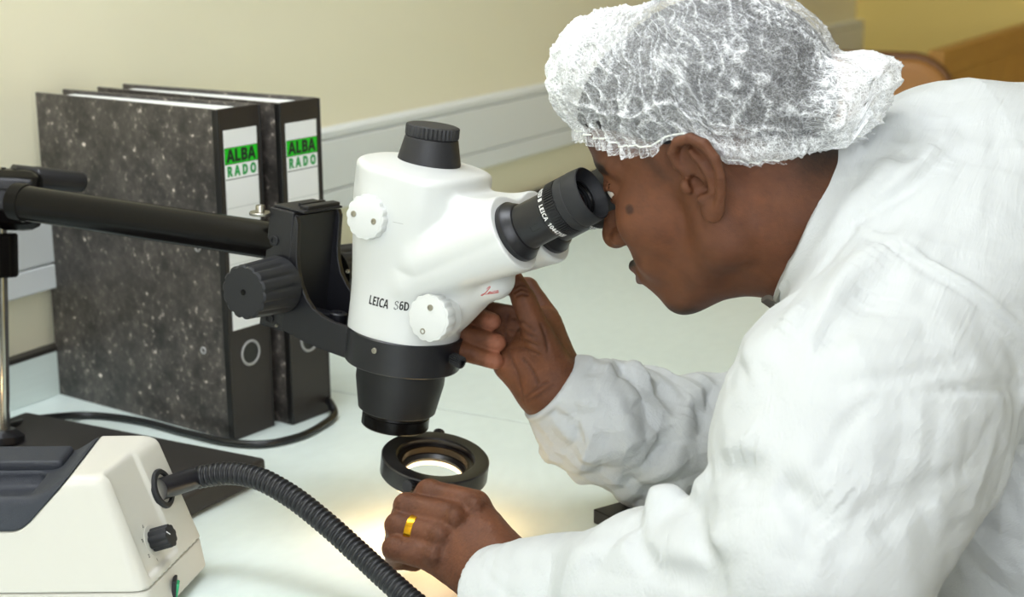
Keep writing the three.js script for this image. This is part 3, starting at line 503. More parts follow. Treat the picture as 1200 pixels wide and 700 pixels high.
// a flat print that follows the white body: px wide, sampled over u, v, cast along direction d onto the surface
function decalOn(f, o, ux, uy, d, w, h, nx, ny, lift = 0.12) {
  const g = new THREE.PlaneGeometry(w, h, nx, ny), p = g.attributes.position;
  for (let i = 0; i < p.count; i++) {
    const q = V(...o).addScaledVector(V(...ux), p.getX(i)).addScaledVector(V(...uy), p.getY(i)), dd = V(...d);
    for (let s = 0; s < 60; s++) { const k = f(q.x, q.y, q.z); if (k < 0.01) break; q.addScaledVector(dd, k * 0.8); }
    q.addScaledVector(dd, -lift); p.setXYZ(i, q.x, q.y, q.z);
  }
  g.computeVertexNormals(); return g;
}
{
  const t = inFrame(thing('microscope', 'white stereo microscope with black eyepieces and a black cap in the stand', 'microscope'));
  part('body', scaled(sdfMesh(scopeBody, [-58, 0, -60], [116, 154, 60], 1.25)), whitePaint, t, 'glossy white moulded body');
  part('base_collar', scaled(lathe([[0, -10], [43, -10], [43, 3], [41.5, 5.6], [0, 5.6]], 96)), whitePaint, t);
  // cap
  const cap = part('cap', scaled(lathe([[0, 143], [24.6, 143], [24.8, 146.5], [20.8, 164.6], [20.2, 165.2], [0, 165.2]], 80).translate(3, 0, -1)), new THREE.MeshStandardMaterial({ color: '#232326', roughness: 0.55 }), t, 'black cap of the top port');
  part('cap_grip', scaled(join(knurled(21, 8.6, 36, 1.1, 165.6).translate(3, 0, -1), lathe([[0, 174.6], [18.5, 174.8], [19.4, 174.2], [0, 174]], 64).translate(3, 0, -1))), new THREE.MeshStandardMaterial({ color: '#2a2a2b', roughness: 0.6 }), cap, 'grooved black grip');
  part('cap_ring', scaled(lathe([[24.6, 141], [26, 141], [26, 143.6], [25.4, 144.2], [24.6, 144.2]], 80).translate(3, 0, -1)), M.steel, cap, 'thin bright ring under the cap');
  // side knobs
  const sideKnob = (x, y, z, r, h) => {
    const sc = [], k = V(x, y, z), d = V(-0.02, 0.05, 1);
    const m = part('side_knob', scaled(aim(join(knurled(r, h, 14, 1.0, 0), lathe([[r - 1.9, h - 0.6], [r - 2.2, h + 0.25], [r - 2.8, h + 0.5], [0, h + 0.5]].reverse().map(([a, b]) => [a, b]), 48), lathe([[0, -9], [r * 0.93, -9], [r * 0.93, 0.4], [0, 0.4]], 48)), k, d)), whitePaint, t, 'round white knob with two screws');
    const dn = d.clone().normalize();
    return (a, q) => part('screw', scaled(aim(hexBolt(2.4, 0.7), k.clone().addScaledVector(dn, h + 0.45).add(V(a, q, 0)), d)), bolt, m);
  };
  let s = sideKnob(-12.5, 104, 47, 17.4, 9); s(-10, 0.5); s(9, -1.6);
  s = sideKnob(46.5, 36.5, 33, 18.4, 11); s(1, 8.5); s(-3, -11);
  // objective
  part('objective_housing', scaled(lathe([[0, -8], [35.6, -8], [35.6, -32], [31.2, -56.2], [30, -57.2], [0, -57.2]], 96)), new THREE.MeshStandardMaterial({ color: '#141416', roughness: 0.5 }), t, 'tapered black objective housing');
  part('objective_ring', scaled(lathe([[22, -71], [26.4, -71], [27.2, -70], [27.2, -61], [26.6, -60.4], [26, -57], [22, -57]], 96)), blackGloss, t, 'glossy black lower ring');
  part('objective_lens', scaled(lathe([[0, -66], [12, -66.4], [22.5, -67.6], [22.5, -64], [0, -64]], 64)), phys({ color: '#0a0c10', roughness: 0.05, clearcoat: 1 }), t);
  part('warm_gap_line', scaled(lathe([[35.7, -18.3], [36.6, -18.3], [36.6, -17.7], [35.7, -17.7]], 80)), mat('#c9b27a', 0.3, { metalness: 1 }), t, 'thin brass-coloured line painted for the warm glow in the gap under the holder');  // brass colour stands for warm light showing in the gap
  // eyepieces
  const eye = (sg, label) => {
    const o = V(100.5, 112.6, 25 * sg), d = V(ET[0], ET[1], -0.015 * sg), A = (g) => scaled(aim(g, o, d));
    const ep = part('eyepiece', A(lathe([[0, -4], [23, -4], [23, 0], [23.4, 1], [23.4, 3.5], [21.8, 5], [20.4, 8], [19.4, 9.5], [18.6, 10.5], [17.4, 11], [17.2, 34], [18.6, 35], [19, 36], [19, 41.5], [0, 41.5]], 80)), blackMetal, t, label);
    const N = 64, ribs = []; for (let i = 0; i < N; i++) { const a = i / N * 2 * Math.PI; ribs.push(boxAt(-0.45, 0.45, 42, 50, 19.4, 20.9).rotateY(a)); }
    part('focus_grip', A(join(lathe([[0, 41.5], [19.6, 41.5], [20, 42], [20, 50.4], [0, 50.4]], 80), ...ribs)), blackMatte, ep, 'finely ribbed grip ring');
    part('eyecup', A(lathe([[15.2, 63], [17.6, 66], [18.6, 70], [19.6, 71.2], [20.3, 70.6], [20.8, 66], [21, 60], [20.6, 57.4], [20.9, 57], [20.9, 51], [20.2, 50.5], [12, 50.5], [12, 63], [15.2, 63]], 80)), blackRubber, ep, 'black rubber eyecup');
    part('eye_lens', A(lathe([[0, 62.6], [6, 62], [11.5, 60], [12, 58], [0, 58]], 48)), phys({ color: '#0b0a10', roughness: 0.04, clearcoat: 1, ior: 1.6 }), ep);
    part('lens_rim', A(lathe([[11.4, 62], [12.2, 63.2], [13, 63.2], [13, 61], [11.4, 61]], 48)), blackGloss, ep);
    const font2 = textWrap('10x/23 B  LEICA  10447137', 19.12, 3.3);
    part('lettering', A(font2(-3.05, 36.6)), mat('#e8e8e4', 0.5), ep, 'small white lettering round the barrel');
    if (sg > 0) part('slot_mark', A(join(boxAt(-2.4, 2.4, 22, 22.5, 16.6, 17.35), boxAt(-2.4, -1.9, 22, 29, 16.6, 17.35), boxAt(1.9, 2.4, 22, 29, 16.6, 17.35)).rotateY(0.35)), mat('#050506', 0.4), ep);
  };
  const fontObj = await new FontLoader().loadAsync('fonts/droid/droid_sans_bold.typeface.json');
  function textWrap(str, r, size) { return (a0, y0) => { const g = flat(new TextGeometry(str, { font: fontObj, size, depth: 0.12, curveSegments: 3 })), p = g.attributes.position; for (let i = 0; i < p.count; i++) { const a = a0 + p.getX(i) / r, q = r + p.getZ(i); p.setXYZ(i, Math.cos(-a) * q, y0 + p.getY(i) * 1, Math.sin(-a) * q); } g.computeVertexNormals(); return g; }; }
  eye(1, 'black eyepiece tube nearest the room'); eye(-1, 'black eyepiece tube on the far side');
  // name on the flank and the red script on the chin
  const name = new TextGeometry('LEICA', { font: fontObj, size: 7.2, depth: 0.2, curveSegments: 6 }), d6 = new TextGeometry('6D', { font: fontObj, size: 7.2, depth: 0.2, curveSegments: 6 });
  const drape = (g, x0, y0, sx, shear = 0.16) => { g = flat(g); const p = g.attributes.position; for (let i = 0; i < p.count; i++) { const x = x0 + (p.getX(i) + p.getY(i) * shear) * sx, y = y0 + p.getY(i); let z = 58; for (let q = 0; q < 60; q++) { const k = scopeBody(x, y, z); if (k < 0.01) break; z -= k * 0.8; } p.setXYZ(i, x, y, z + 0.02 + p.getZ(i)); } g.computeVertexNormals(); return g; };
  part('lettering', scaled(join(drape(name, -9.5, 35.4, 0.66), drape(d6, 17.3, 36.6, 0.6))), mat('#151517', 0.5), t, 'black model lettering on the flank');
  const sOut = []; { const o = [[3.6, 5.2], [2.8, 6.2], [1.2, 6.3], [0.3, 5.2], [0.8, 4], [2.6, 3.2], [3.6, 2.2], [3.4, 0.8], [2, 0], [0.6, 0.3], [-0.1, 1.2]]; for (const off of [-0.32, 0.32]) { const cv = spline(o.map(([x, y]) => V(x + off, y + off * 0.6, 0))); sOut.push(pipe(cv, 0.22, 40, 5)); } }
  part('lettering', scaled(drape(join(sOut), 13.6, 36.4, 0.75)), mat('#4a4c4c', 0.5), t, 'outlined letter S');
  const logo = flat(scriptLogo(0.62)), lp = logo.attributes.position;
  for (let i = 0; i < lp.count; i++) { const w = lp.getX(i), h = lp.getY(i); let q = V(79, 58 + h * 1.05 + w * 0.3, 13).add(V(0.5, 0, -0.86).multiplyScalar(w - 4)), dd = V(-0.86, 0, -0.5); q.addScaledVector(dd, -16); for (let s = 0; s < 80; s++) { const k = scopeBody(q.x, q.y, q.z); if (k < 0.02) break; q.addScaledVector(dd, k * 0.8); } q.addScaledVector(dd, -0.08 - lp.getZ(i)); lp.setXYZ(i, q.x, q.y, q.z); }
  logo.computeVertexNormals();
  part('index_mark', scaled(drape(boxAt(0, 9, 0, 0.35, 0, 0.1), 9, 104.5, 1, 0)), mat('#a9aba6', 0.6), t);
  part('red_lettering', scaled(logo), logoRed, t, 'small red handwritten word on the focus housing');
}
// ---------------------------------------------------------------- person; PO is the point of the floor below the torso, fields are in millimetres from it
const PO = V(0.36, 0, 0.1);
const J = (px, py, d) => at(px, py, d).sub(PO).multiplyScalar(1000).toArray();
const person = thing('person', 'person in a white coverall and hairnet bending over the eyepieces', 'person', PO);
const skinMat = new THREE.MeshPhysicalMaterial({ color: '#ffffff', vertexColors: true, roughness: 0.5, specularIntensity: 0.6, bumpMap: texture(512, 512, (u, v) => [0.5 + 0.5 * tileNoise(u, v, 90, 2, 3) + 0.35 * tileNoise(u, v, 40, 2, 8)], false), bumpScale: 0.00035 });
function paint(g, fn) { const p = g.attributes.position, c = new Float32Array(p.count * 3), k = new THREE.Color(); for (let i = 0; i < p.count; i++) { const [r, gg, b] = fn(p.getX(i), p.getY(i), p.getZ(i), i); k.setRGB(r, gg, b, THREE.SRGBColorSpace); c[3 * i] = k.r; c[3 * i + 1] = k.g; c[3 * i + 2] = k.b; } g.setAttribute('color', new THREE.BufferAttribute(c, 3)); return g; }
const mix3 = (a, b, t) => a.map((v, i) => lerp(v, b[i], t));
const SKIN = [0.365, 0.222, 0.145], SKIN_DARK = [0.26, 0.155, 0.10], SKIN_WARM = [0.43, 0.262, 0.162], PALM = [0.46, 0.28, 0.175], HAIR = [0.075, 0.065, 0.065];

// ---- head: hx to the left ear, hy to the crown, hz to the face
const HS = 0.93, HPHI = 24.83 * Math.PI / 180, HTH = 23.8 * Math.PI / 180, HRO = -1.575 * Math.PI / 180;
const HO = at(850.8, 192.5, 1.145);
const hf = V(-Math.cos(HPHI) * Math.cos(HTH), -Math.sin(HTH), -Math.sin(HPHI) * Math.cos(HTH)), hl0 = V(-Math.sin(HPHI), 0, Math.cos(HPHI)), hu0 = hf.clone().cross(hl0);
const hl = hl0.clone().multiplyScalar(Math.cos(HRO)).addScaledVector(hu0, Math.sin(HRO)), hu = hl0.clone().multiplyScalar(-Math.sin(HRO)).addScaledVector(hu0, Math.cos(HRO));
const headMatrix = new THREE.Matrix4().makeBasis(hl, hu, hf).scale(V(HS * MM, HS * MM, HS * MM)).setPosition(HO.clone().sub(PO));
const headMM = new THREE.Matrix4().makeBasis(hl, hu, hf).scale(V(HS, HS, HS)).setPosition(HO.clone().sub(PO).multiplyScalar(1000));
const headInv = headMM.clone().invert();
const toHead = (p) => V(...p).applyMatrix4(headInv).toArray();
const neckA = [0, -38, -30], neckB = toHead(J(1010, 272, 1.155)), throat = toHead(J(915, 300, 1.15));
// ear: a curved plate with rolled rim, bowl and lobe; ex outwards, y up, z forward, from the ear's opening
const HELIX = [[9, 3, 1, 3.4], [18, 8, 2, 3.6], [29, 7, 5, 4], [35, -1, 8, 4.4], [34, -12, 12, 4.4], [26, -21, 15, 4.2], [12, -25, 16, 3.9], [-3, -23, 14, 3.7], [-16, -17, 10, 3.6], [-26, -10, 6, 4.4]];
const ANTI = [[24, -7, 8, 3], [13, -13, 9.5, 3.6], [0, -14.5, 9.5, 3.6], [-11, -11, 7.5, 3.4], [-17, -4, 5.5, 3.6]];
function ear(x, y, z) {
  if (Math.hypot(x - 6, y - 2, z + 8) > 62) return Math.hypot(x - 6, y - 2, z + 8) - 45;
  let d = 1e3;
  for (let i = 0; i < HELIX.length - 1; i++) { const a = HELIX[i], b = HELIX[i + 1]; d = smin(d, cone3(x, y, z, [a[2], a[0], a[1]], [b[2], b[0], b[1]], a[3], b[3]), 1.5); }
  const tilt = x - 3 + 0.42 * (z + 8) + 0.02 * (y - 5);                 // the plate
  const inside = Math.hypot((y - 6) / 31, (z + 8 + (y < -5 ? (y + 5) * 0.25 : 0)) / 17) - 1;
  let plate = smax(Math.abs(tilt) - 3.2, inside * 17, 3);
  d = smin(d, plate, 3);
  let anti = 1e3; for (let i = 0; i < ANTI.length - 1; i++) { const a = ANTI[i], b = ANTI[i + 1]; anti = Math.min(anti, cone3(x, y, z, [a[2], a[0], a[1]], [b[2], b[0], b[1]], a[3], b[3])); }
  d = smin(d, anti, 3);
  d = smax(d, -ell3(x - 4.5, y - 0.5, z + 3.5, 11.5, 12.5, 9), 2);    // bowl
  d = smax(d, -ell3(x - 9.5, y - 20, z + 0.5, 3.4, 9.5, 5), 3);
  d = smin(d, ell3(x + 1, y - 14, z + 5, 6, 20, 14), 3);        // hollow under the rim
  d = smax(d, -cone3(x, y, z, [12.5, 27, -9], [16.5, 6, -19.5], 2.6, 2.2), 2.5);
  d = smin(d, ell3(x - 4.5, y + 1, z - 7, 4.5, 6.5, 4.5), 3);            // tragus
  d = smin(d, ell3(x - 6, y + 14.5, z + 1.5, 4, 3.8, 5), 3);
  d = smin(d, ell3(x - 4.8, y + 26.5, z + 4, 4.2, 9.5, 8.2), 5);         // lobe
  d = smin(d, cone3(x, y, z, [-10, 4, -6], [0, 4, -8], 12, 9), 5);       // root
  d = smax(d, -ell3(x - 1, y + 0.5, z + 1, 12, 6.5, 5.5), 2);
  return d;
}
function headField(x, y, z) {
  const a = Math.abs(x);
  let d = ell3(x, y - 44, z + 7, 75, 80, 94);
  d = smin(d, ell3(x, y - 58, z - 48, 57, 44, 43), 22);
  d = smin(d, ell3(x, y + 16, z - 38, 57, 76, 50), 22);
  d = smin(d, ell3(a - 43, y + 16, z - 58, 22, 27, 26), 16);
  d = smin(d, cone3(a, y, z, [53, -48, 4], [16, -80, 66], 17, 16), 18);
  d = smin(d, cone3(a, y, z, [53, -48, 4], [62, -10, 2], 17, 14), 18);
  d = smin(d, ell3(x, y + 83, z - 70, 19, 15.5, 17), 14);
  d = smin(d, cone3(x, y, z, [0, -66, 46], [0, -58, -6], 29, 44), 16);   // floor of the mouth
  d = smin(d, cone3(a, y, z, [10, 37, 86], [47, 32, 64], 9, 8), 9);
  d = smin(d, ell3(x, y + 55, z - 75, 31, 25, 26), 12);
  d = smin(d, ell3(a - 32, y + 42, z - 70, 14, 18, 15), 13);
  // nose
  d = smin(d, cone3(x, y, z, [0, 26, 88], [0, -16, 106], 8, 9.5), 9);
  d = smin(d, ell3(x, y + 21, z - 107, 12, 10.5, 11), 5);
  d = smin(d, ell3(a - 12, y + 23, z - 98, 7.5, 7.5, 9), 5);
  d = smax(d, -cone3(a, y, z, [6.5, -36, 106], [7.5, -26, 100], 3.6, 2.5), 2);
  // lips
  d = smin(d, cone3(a, y, z, [0, -49.5, 102], [20, -53.5, 91], 5.6, 3.4), 4);
  d = smin(d, cone3(a, y, z, [0, -61.5, 100], [17, -58.5, 91], 6.4, 3.4), 4);
  d = smax(d, -cone3(a, y, z, [0, -55.6, 109], [24, -56, 94], 1.0, 0.8), 1.6);
  d = smax(d, -ell3(x, y + 72, z - 101, 22, 6, 9), 6);
  // eyes
  d = smax(d, -ell3(a - 33, y - 14, z - 94, 20, 11, 14), 9);
  let lid = Math.hypot(a - 33, y - 15, z - 73) - 14.2;
  d = smin(d, lid, 5);
  d = smax(d, -ell3(a - 36, y - 13, z - 84, 14.5, 3.2, 12), 1.2);
  d = smax(d, -(Math.hypot(a - 33, y - 15, z - 73) - 12.4), 0.5);
  // temple, neck
  d = smin(d, cone3(x, y, z, neckA, neckB, 54, 60), 26);
  d = smin(d, cone3(x, y, z, [0, -66, 20], throat, 20, 30), 26);
  d = smin(d, ear(a - 73.5, y * 1.1 + (y > 0 ? 0 : 0), z), 3);
  return d;
}
const headSkin = (() => {
  const g = sdfMesh((x, y, z) => headField(x, y, z), [-108, -190, -190], [108, 132, 126], 2.2);
  const pores = (x, y, z) => fbm(x / 9, y / 9, z / 9, 3) * 0.10 + noise3(x / 1.7, y / 1.7, z / 1.7) * 0.07;
  paint(g, (x, y, z) => {
    const a = Math.abs(x), n = fbm(x / 22, y / 22, z / 22, 3);
    let c = mix3(SKIN, SKIN_WARM, clamp(0.3 + 0.8 * n + 0.35 * smooth(70, 20, Math.hypot(y + 25, z - 60))));
    c = mix3(c, SKIN_DARK, 0.4 * smooth(20, 60, y) * smooth(20, 90, z) + 0.35 * smooth(-30, -80, z));
    const st = noise3(x / 1.3, y / 1.3, z / 1.3) * 0.5 + 0.5;
    const up = smooth(9, 4, Math.abs(y + 43.5 - a * 0.18)) * smooth(26, 20, a) * smooth(70, 84, z);                                     // moustache
    const chin = smooth(16, 6, Math.hypot(y + 95, (z - 74) * 0.7)) * smooth(34, 22, a);
    const line = 34 + 0.5 * z + 8 * n;                                                                                                   // hairline
    const hair = smooth(79, 75, a) * smooth(line - 14, line + 8, y) * 0.7 * smooth(72, 52, z) + smooth(-52, -80, z) * smooth(-48, -14, y) * 0.9 + smooth(8, 0, Math.abs(z - 22 - y * 0.3)) * smooth(-2, 12, y) * smooth(52, 60, a) * smooth(78, 74, a) * 0.3;
    c = mix3(c, HAIR, clamp(up * (0.7 + 0.4 * st) + chin * (0.35 + 0.5 * st) + hair * (0.45 + 0.6 * st)));
    const lips = smooth(9, 5.5, Math.abs(y + 56)) * smooth(24, 18, a) * smooth(88, 93, z); c = mix3(c, [0.38, 0.22, 0.20], lips * 0.75);
    const brow = smooth(6, 3, Math.abs(y - 37 + Math.max(0, a - 30) * 0.25)) * smooth(8, 14, a) * smooth(54, 48, a) * smooth(50, 62, z); c = mix3(c, HAIR, brow * (0.5 + 0.5 * st));
    const mole = smooth(4.6, 2.6, Math.hypot(y + 2, z - 62)) * (x > 20 ? 1 : 0); c = mix3(c, [0.2, 0.12, 0.09], mole * 0.8);
    const p = 1 + pores(x, y, z); return c.map((v) => v * p);
  });
  return g.applyMatrix4(headMatrix);
})();

// ---- hands: chains of tapered capsules in the room's millimetres
const chain = (pts, r) => { const s = []; for (let i = 0; i < pts.length - 1; i++) s.push([J(...pts[i]), J(...pts[i + 1]), r[i], r[i + 1]]); return s; };
function handField(groups, palm, k, extra) {
  return (x, y, z) => {
    let d = 1e3;
    for (const s of palm) d = smin(d, cone3(x, y, z, s[0], s[1], s[2], s[3]), k);
    for (const g of groups) { let f = 1e3; for (const s of g) f = smin(f, cone3(x, y, z, s[0], s[1], s[2], s[3]), 2.5); d = smin(d, f, 3.2); }
    return extra ? extra(d, x, y, z) : d;
  };
}
const boundsOf = (segs, pad) => { const lo = [1e9, 1e9, 1e9], hi = [-1e9, -1e9, -1e9]; for (const s of segs) for (const p of [s[0], s[1]]) for (let i = 0; i < 3; i++) { lo[i] = Math.min(lo[i], p[i] - pad); hi[i] = Math.max(hi[i], p[i] + pad); } return [lo, hi]; };
// right hand: thumb up against the microscope, fingers curled round its focus drive
const RH = {
  thumb: chain([[650, 436, 1.275], [630, 392, 1.262], [614, 352, 1.262], [601, 326, 1.268]], [17, 11.5, 9.4, 7.6]),
  index: chain([[640, 372, 1.305], [618, 338, 1.315], [592, 334, 1.31], [572, 342, 1.305]], [10.5, 8.6, 7.8, 7]),
  middle: chain([[636, 380, 1.305], [560, 363, 1.315], [553, 370, 1.288], [577, 377, 1.274]], [10.5, 8.6, 8.2, 6.9]),
  ring: chain([[628, 398, 1.302], [548, 386, 1.31], [545, 392, 1.282], [583, 402, 1.268]], [10.5, 8.6, 8.2, 7.0]),
  pinky: chain([[618, 420, 1.298], [545, 408, 1.302], [543, 412, 1.276], [580, 423, 1.266]], [10.5, 8.2, 7.8, 6.8]),
};
const RPALM = [[J(658, 456, 1.287), J(638, 382, 1.296), 20, 15], [J(650, 456, 1.287), J(628, 402, 1.29), 20.5, 15], [J(643, 456, 1.287), J(612, 424, 1.284), 20, 14], [J(640, 455, 1.28), J(626, 395, 1.272), 19, 13], [J(630, 452, 1.284), J(596, 428, 1.282), 15, 12], [J(648, 452, 1.287), J(712, 496, 1.304), 22, 24]];
// where the ray through a pixel meets a field (millimetres), searched from depth d0 on
function onField(f, px, py, d0 = 0.75, d1 = 1.6) { let d = d0; for (let i = 0; i < 160 && d < d1; i++) { const k = f(...J(px, py, d)); if (k < 0.3) return J(px, py, d); d += Math.max(0.0008, k * 0.0007); } return null; }
const traced = (f, pts, n, d0, d1) => { const o = []; for (let i = 0; i < pts.length - 1; i++) for (let k = 0; k < n; k++) { const t = k / n, q = onField(f, lerp(pts[i][0], pts[i + 1][0], t), lerp(pts[i][1], pts[i + 1][1], t), d0, d1); if (q) o.push(q); } const e = onField(f, ...pts[pts.length - 1].slice(0, 2), d0, d1); if (e) o.push(e); return o; };
const creases = (lines, amp, w) => (d, x, y, z) => { for (const [a, b] of lines) { const q = cone3(x, y, z, a, b, 0, 0); d += amp * Math.exp(-(q * q) / (w * w)); } return d; };
const rhand = (() => {
  const plain = handField([RH.thumb, RH.index, RH.middle, RH.ring, RH.pinky], RPALM, 14), lines = [];
  for (const l of [[[602, 337], [609, 333], [616, 334]], [[603, 342], [610, 338], [617, 340]], [[605, 347], [612, 344], [618, 346]], [[596, 368], [592, 386], [596, 414], [606, 437], [614, 470]], [[600, 375], [612, 378], [627, 388]], [[597, 386], [612, 388], [629, 397]], [[596, 396], [612, 398], [630, 406]], [[598, 408], [616, 409], [632, 416]], [[616, 465], [627, 456], [642, 448]], [[619, 470], [634, 462], [648, 452]], [[612, 420], [625, 436], [630, 450]], [[634, 380], [640, 396], [642, 412]]]) { const t = traced(plain, l, 5, 1.15, 1.4); for (let i = 0; i < t.length - 1; i++) if (V(...t[i]).distanceTo(V(...t[i + 1])) < 9) lines.push([t[i], t[i + 1]]); }
  const f = handField([RH.thumb, RH.index, RH.middle, RH.ring, RH.pinky], RPALM, 14, (d, x, y, z) => creases(lines, 0.75, 1.25)(d, x, y, z) - 0.35 * Math.abs(noise3(x / 5, y / 9, z / 5)));
  const [lo, hi] = boundsOf([...Object.values(RH).flat(), ...RPALM], 26), g = sdfMesh(f, lo, hi, 1.6);
  const tips = ['thumb', 'index', 'middle', 'ring', 'pinky'].map((k) => RH[k][2][1]);
  const c0 = J(600, 400, 1.25);
  paint(g, (x, y, z) => {
    const n = fbm(x / 16, y / 16, z / 16, 3); let c = mix3(SKIN, PALM, clamp(0.35 + 0.9 * n + 0.4 * smooth(40, 5, Math.hypot(x - c0[0], y - c0[1] + 30))));
    for (const t of tips) c = mix3(c, [0.66, 0.42, 0.33], 0.65 * smooth(9, 4, Math.hypot(x - t[0], y - t[1], z - t[2]) - 2));
    for (const [a, b] of lines) c = mix3(c, SKIN_DARK, 0.5 * smooth(1.7, 0.3, cone3(x, y, z, a, b, 0, 0)));
    const p = 1 + 0.1 * noise3(x / 1.6, y / 1.6, z / 1.6); return c.map((v) => v * p);
  });
  return scaled(g);
})();
// left hand: back of the hand up, fingers curled under the ring light
const LH = {
  thumb: chain([[590, 660, 1.19], [575, 630, 1.222], [545, 604, 1.232], [520, 592, 1.238]], [15, 11, 9, 7.5]),
  index: chain([[556, 594, 1.192], [503, 577, 1.206], [489, 590, 1.228], [505, 602, 1.236]], [12.6, 9.8, 8.2, 7]),
  middle: chain([[534, 609, 1.183], [477, 594, 1.196], [468, 612, 1.218], [490, 620, 1.226]], [12.8, 10, 8.2, 7]),
  ring: chain([[516, 630, 1.178], [467, 616, 1.188], [464, 634, 1.210], [486, 640, 1.218]], [12.4, 9.8, 8, 6.8]),
  pinky: chain([[508, 652, 1.174], [463, 643, 1.178], [464, 656, 1.20], [486, 660, 1.206]], [11.4, 9, 7.4, 6.3]),
};
const LPALM = [[J(596, 668, 1.165), J(556, 598, 1.196), 21, 12.5], [J(592, 675, 1.163), J(536, 613, 1.188), 21, 13], [J(588, 684, 1.163), J(519, 634, 1.182), 21, 12.5], [J(582, 690, 1.165), J(512, 656, 1.178), 19, 11.5], [J(590, 680, 1.168), J(660, 715, 1.13), 25, 28]];
const lhand = (() => {
  const knuckle = [J(556, 592, 1.18), J(533, 606, 1.172), J(515, 628, 1.168), J(507, 651, 1.164)];
  const pip = [J(503, 575, 1.195), J(476, 592, 1.186), J(466, 614, 1.178), J(462, 641, 1.168)];
  const f = handField([LH.thumb, LH.index, LH.middle, LH.ring, LH.pinky], LPALM, 13, (d, x, y, z) => {
    for (const q of knuckle) d = smin(d, Math.hypot(x - q[0], y - q[1], z - q[2]) - 4.2, 8);
    let w = 0; for (const q of [...knuckle, ...pip]) w = Math.max(w, smooth(20, 5, Math.hypot(x - q[0], y - q[1], z - q[2])));
    return d + 0.55 * w * Math.abs(noise3(x / 2.6, y / 2.6, z / 5)) - 0.3 * Math.abs(noise3(x / 4.5, y / 4.5, z / 4.5)) - 0.5 * noise3(x / 14, y / 14, z / 14);
  });
  const [lo, hi] = boundsOf([...Object.values(LH).flat(), ...LPALM], 26), g = sdfMesh(f, lo, hi, 1.6);
  paint(g, (x, y, z) => {
    const n = fbm(x / 14, y / 14, z / 14, 3); let c = mix3(SKIN, SKIN_WARM, clamp(0.4 + 0.8 * n));
    for (const q of [...knuckle, ...pip]) c = mix3(c, SKIN_DARK, 0.4 * smooth(13, 4, Math.hypot(x - q[0], y - q[1], z - q[2])) * (0.6 + 0.8 * Math.abs(noise3(x / 3, y / 3, z / 3))));
    const p = 1 + 0.13 * noise3(x / 1.5, y / 1.5, z / 1.5); return c.map((v) => v * p);
  });
  return scaled(g);
})();
// ---- coverall
const seg = (a, b, ra, rb) => [J(...a), J(...b), ra, rb];
const C_TORSO = [seg([925, 262, 1.148], [1010, 275, 1.158], 56, 66), seg([1010, 275, 1.158], [1112, 278, 1.17], 66, 105), seg([1112, 278, 1.17], [1240, 348, 1.2], 105, 152), seg([1235, 345, 1.2], [1330, 560, 1.2], 150, 165)];
const C_LARM = [seg([1112, 348, 1.10], [1004, 510, 1.02], 92, 84), seg([1004, 510, 1.02], [956, 668, 0.97], 84, 70)];
const C_LFORE = [seg([952, 682, 0.97], [772, 692, 1.05], 66, 47.5), seg([772, 692, 1.05], [590, 707, 1.14], 47.5, 42)];
const C_LROLL = [seg([780, 599, 1.035], [806, 640, 1.03], 15.5, 20), seg([845, 584, 1.01], [860, 640, 1.0], 18.5, 24)];
const C_RARM = [seg([646, 454, 1.286], [700, 490, 1.30], 29, 45), seg([700, 490, 1.30], [780, 520, 1.33], 44, 54), seg([780, 520, 1.33], [890, 530, 1.36], 54, 60), seg([890, 530, 1.36], [1120, 330, 1.32], 60, 90)];
const PELVIS = V(0.62, 0.62, 0.02).sub(PO).multiplyScalar(1000).toArray();
const neckPlane = (() => { const p = J(934, 266, 1.15), n = at(1010, 291, 1.15).sub(at(934, 266, 1.15)).normalize(); return [p, n.toArray()]; })();
const plane = ([p, n], x, y, z) => (x - p[0]) * n[0] + (y - p[1]) * n[1] + (z - p[2]) * n[2];
const cuffR = (() => { const p = J(646, 449, 1.287), q = J(705, 494, 1.302), n = V(...q).sub(V(...p)).normalize(); return [p, n.toArray()]; })();
const cuffL = (() => { const p = J(590, 668, 1.152), q = J(700, 697, 1.09), n = V(...q).sub(V(...p)).normalize(); n.add(V(0.05, 0.35, 0).multiplyScalar(1)).normalize(); return [p, n.toArray()]; })();
const tableIn = (() => { const e = roomAt(0, TABLE_Y, 0.8).sub(PO).multiplyScalar(1000), n = OUT; return (x, y, z) => Math.max(y - (TABLE_Y * 1000 + 1.2), (x - e.x) * n.x + (z - e.z) * n.z - 1.5); })();

const ridge = (x, y, z, s) => 1 - 2 * Math.abs(noise3(x / s, y / s, z / s));
const CREASES = [[0.8, 0.5, -0.33, 64, 2.0, 3.6, 1], [-0.45, 0.85, 0.25, 50, 1.7, 3.0, 2], [0.3, 0.55, 0.78, 71, 1.6, 2.6, 3], [0.95, -0.25, 0.2, 33, 0.9, 1.8, 4], [0.1, 0.95, -0.3, 27, 0.8, 1.5, 5], [-0.6, 0.3, 0.74, 22, 0.55, 1.1, 6], [0.55, 0.72, 0.42, 16, 0.3, 0.7, 7]];
function coverBase(x, y, z) {
  let d = 1e3, f = 1e3, r = 1e3;
  for (const s of C_TORSO) d = smin(d, cone3(x, y, z, ...s), 40);
  d = smin(d, cone3(x, y, z, C_TORSO[3][1], PELVIS, 165, 165), 40);
  d = smax(d, -plane(neckPlane, x, y, z), 2);
  for (const s of C_LARM) d = smin(d, cone3(x, y, z, ...s), s === C_LARM[0] ? 34 : 30);
  for (const s of C_LFORE) f = smin(f, cone3(x, y, z, ...s), 30);
  for (const s of C_LROLL) f = smin(f, cone3(x, y, z, ...s), 10);
  d = smin(d, f, 6);
  for (const s of C_RARM) r = smin(r, cone3(x, y, z, ...s), 24);
  r = smax(r, -plane(cuffR, x, y, z), 1.5);
  return [d, r];
}
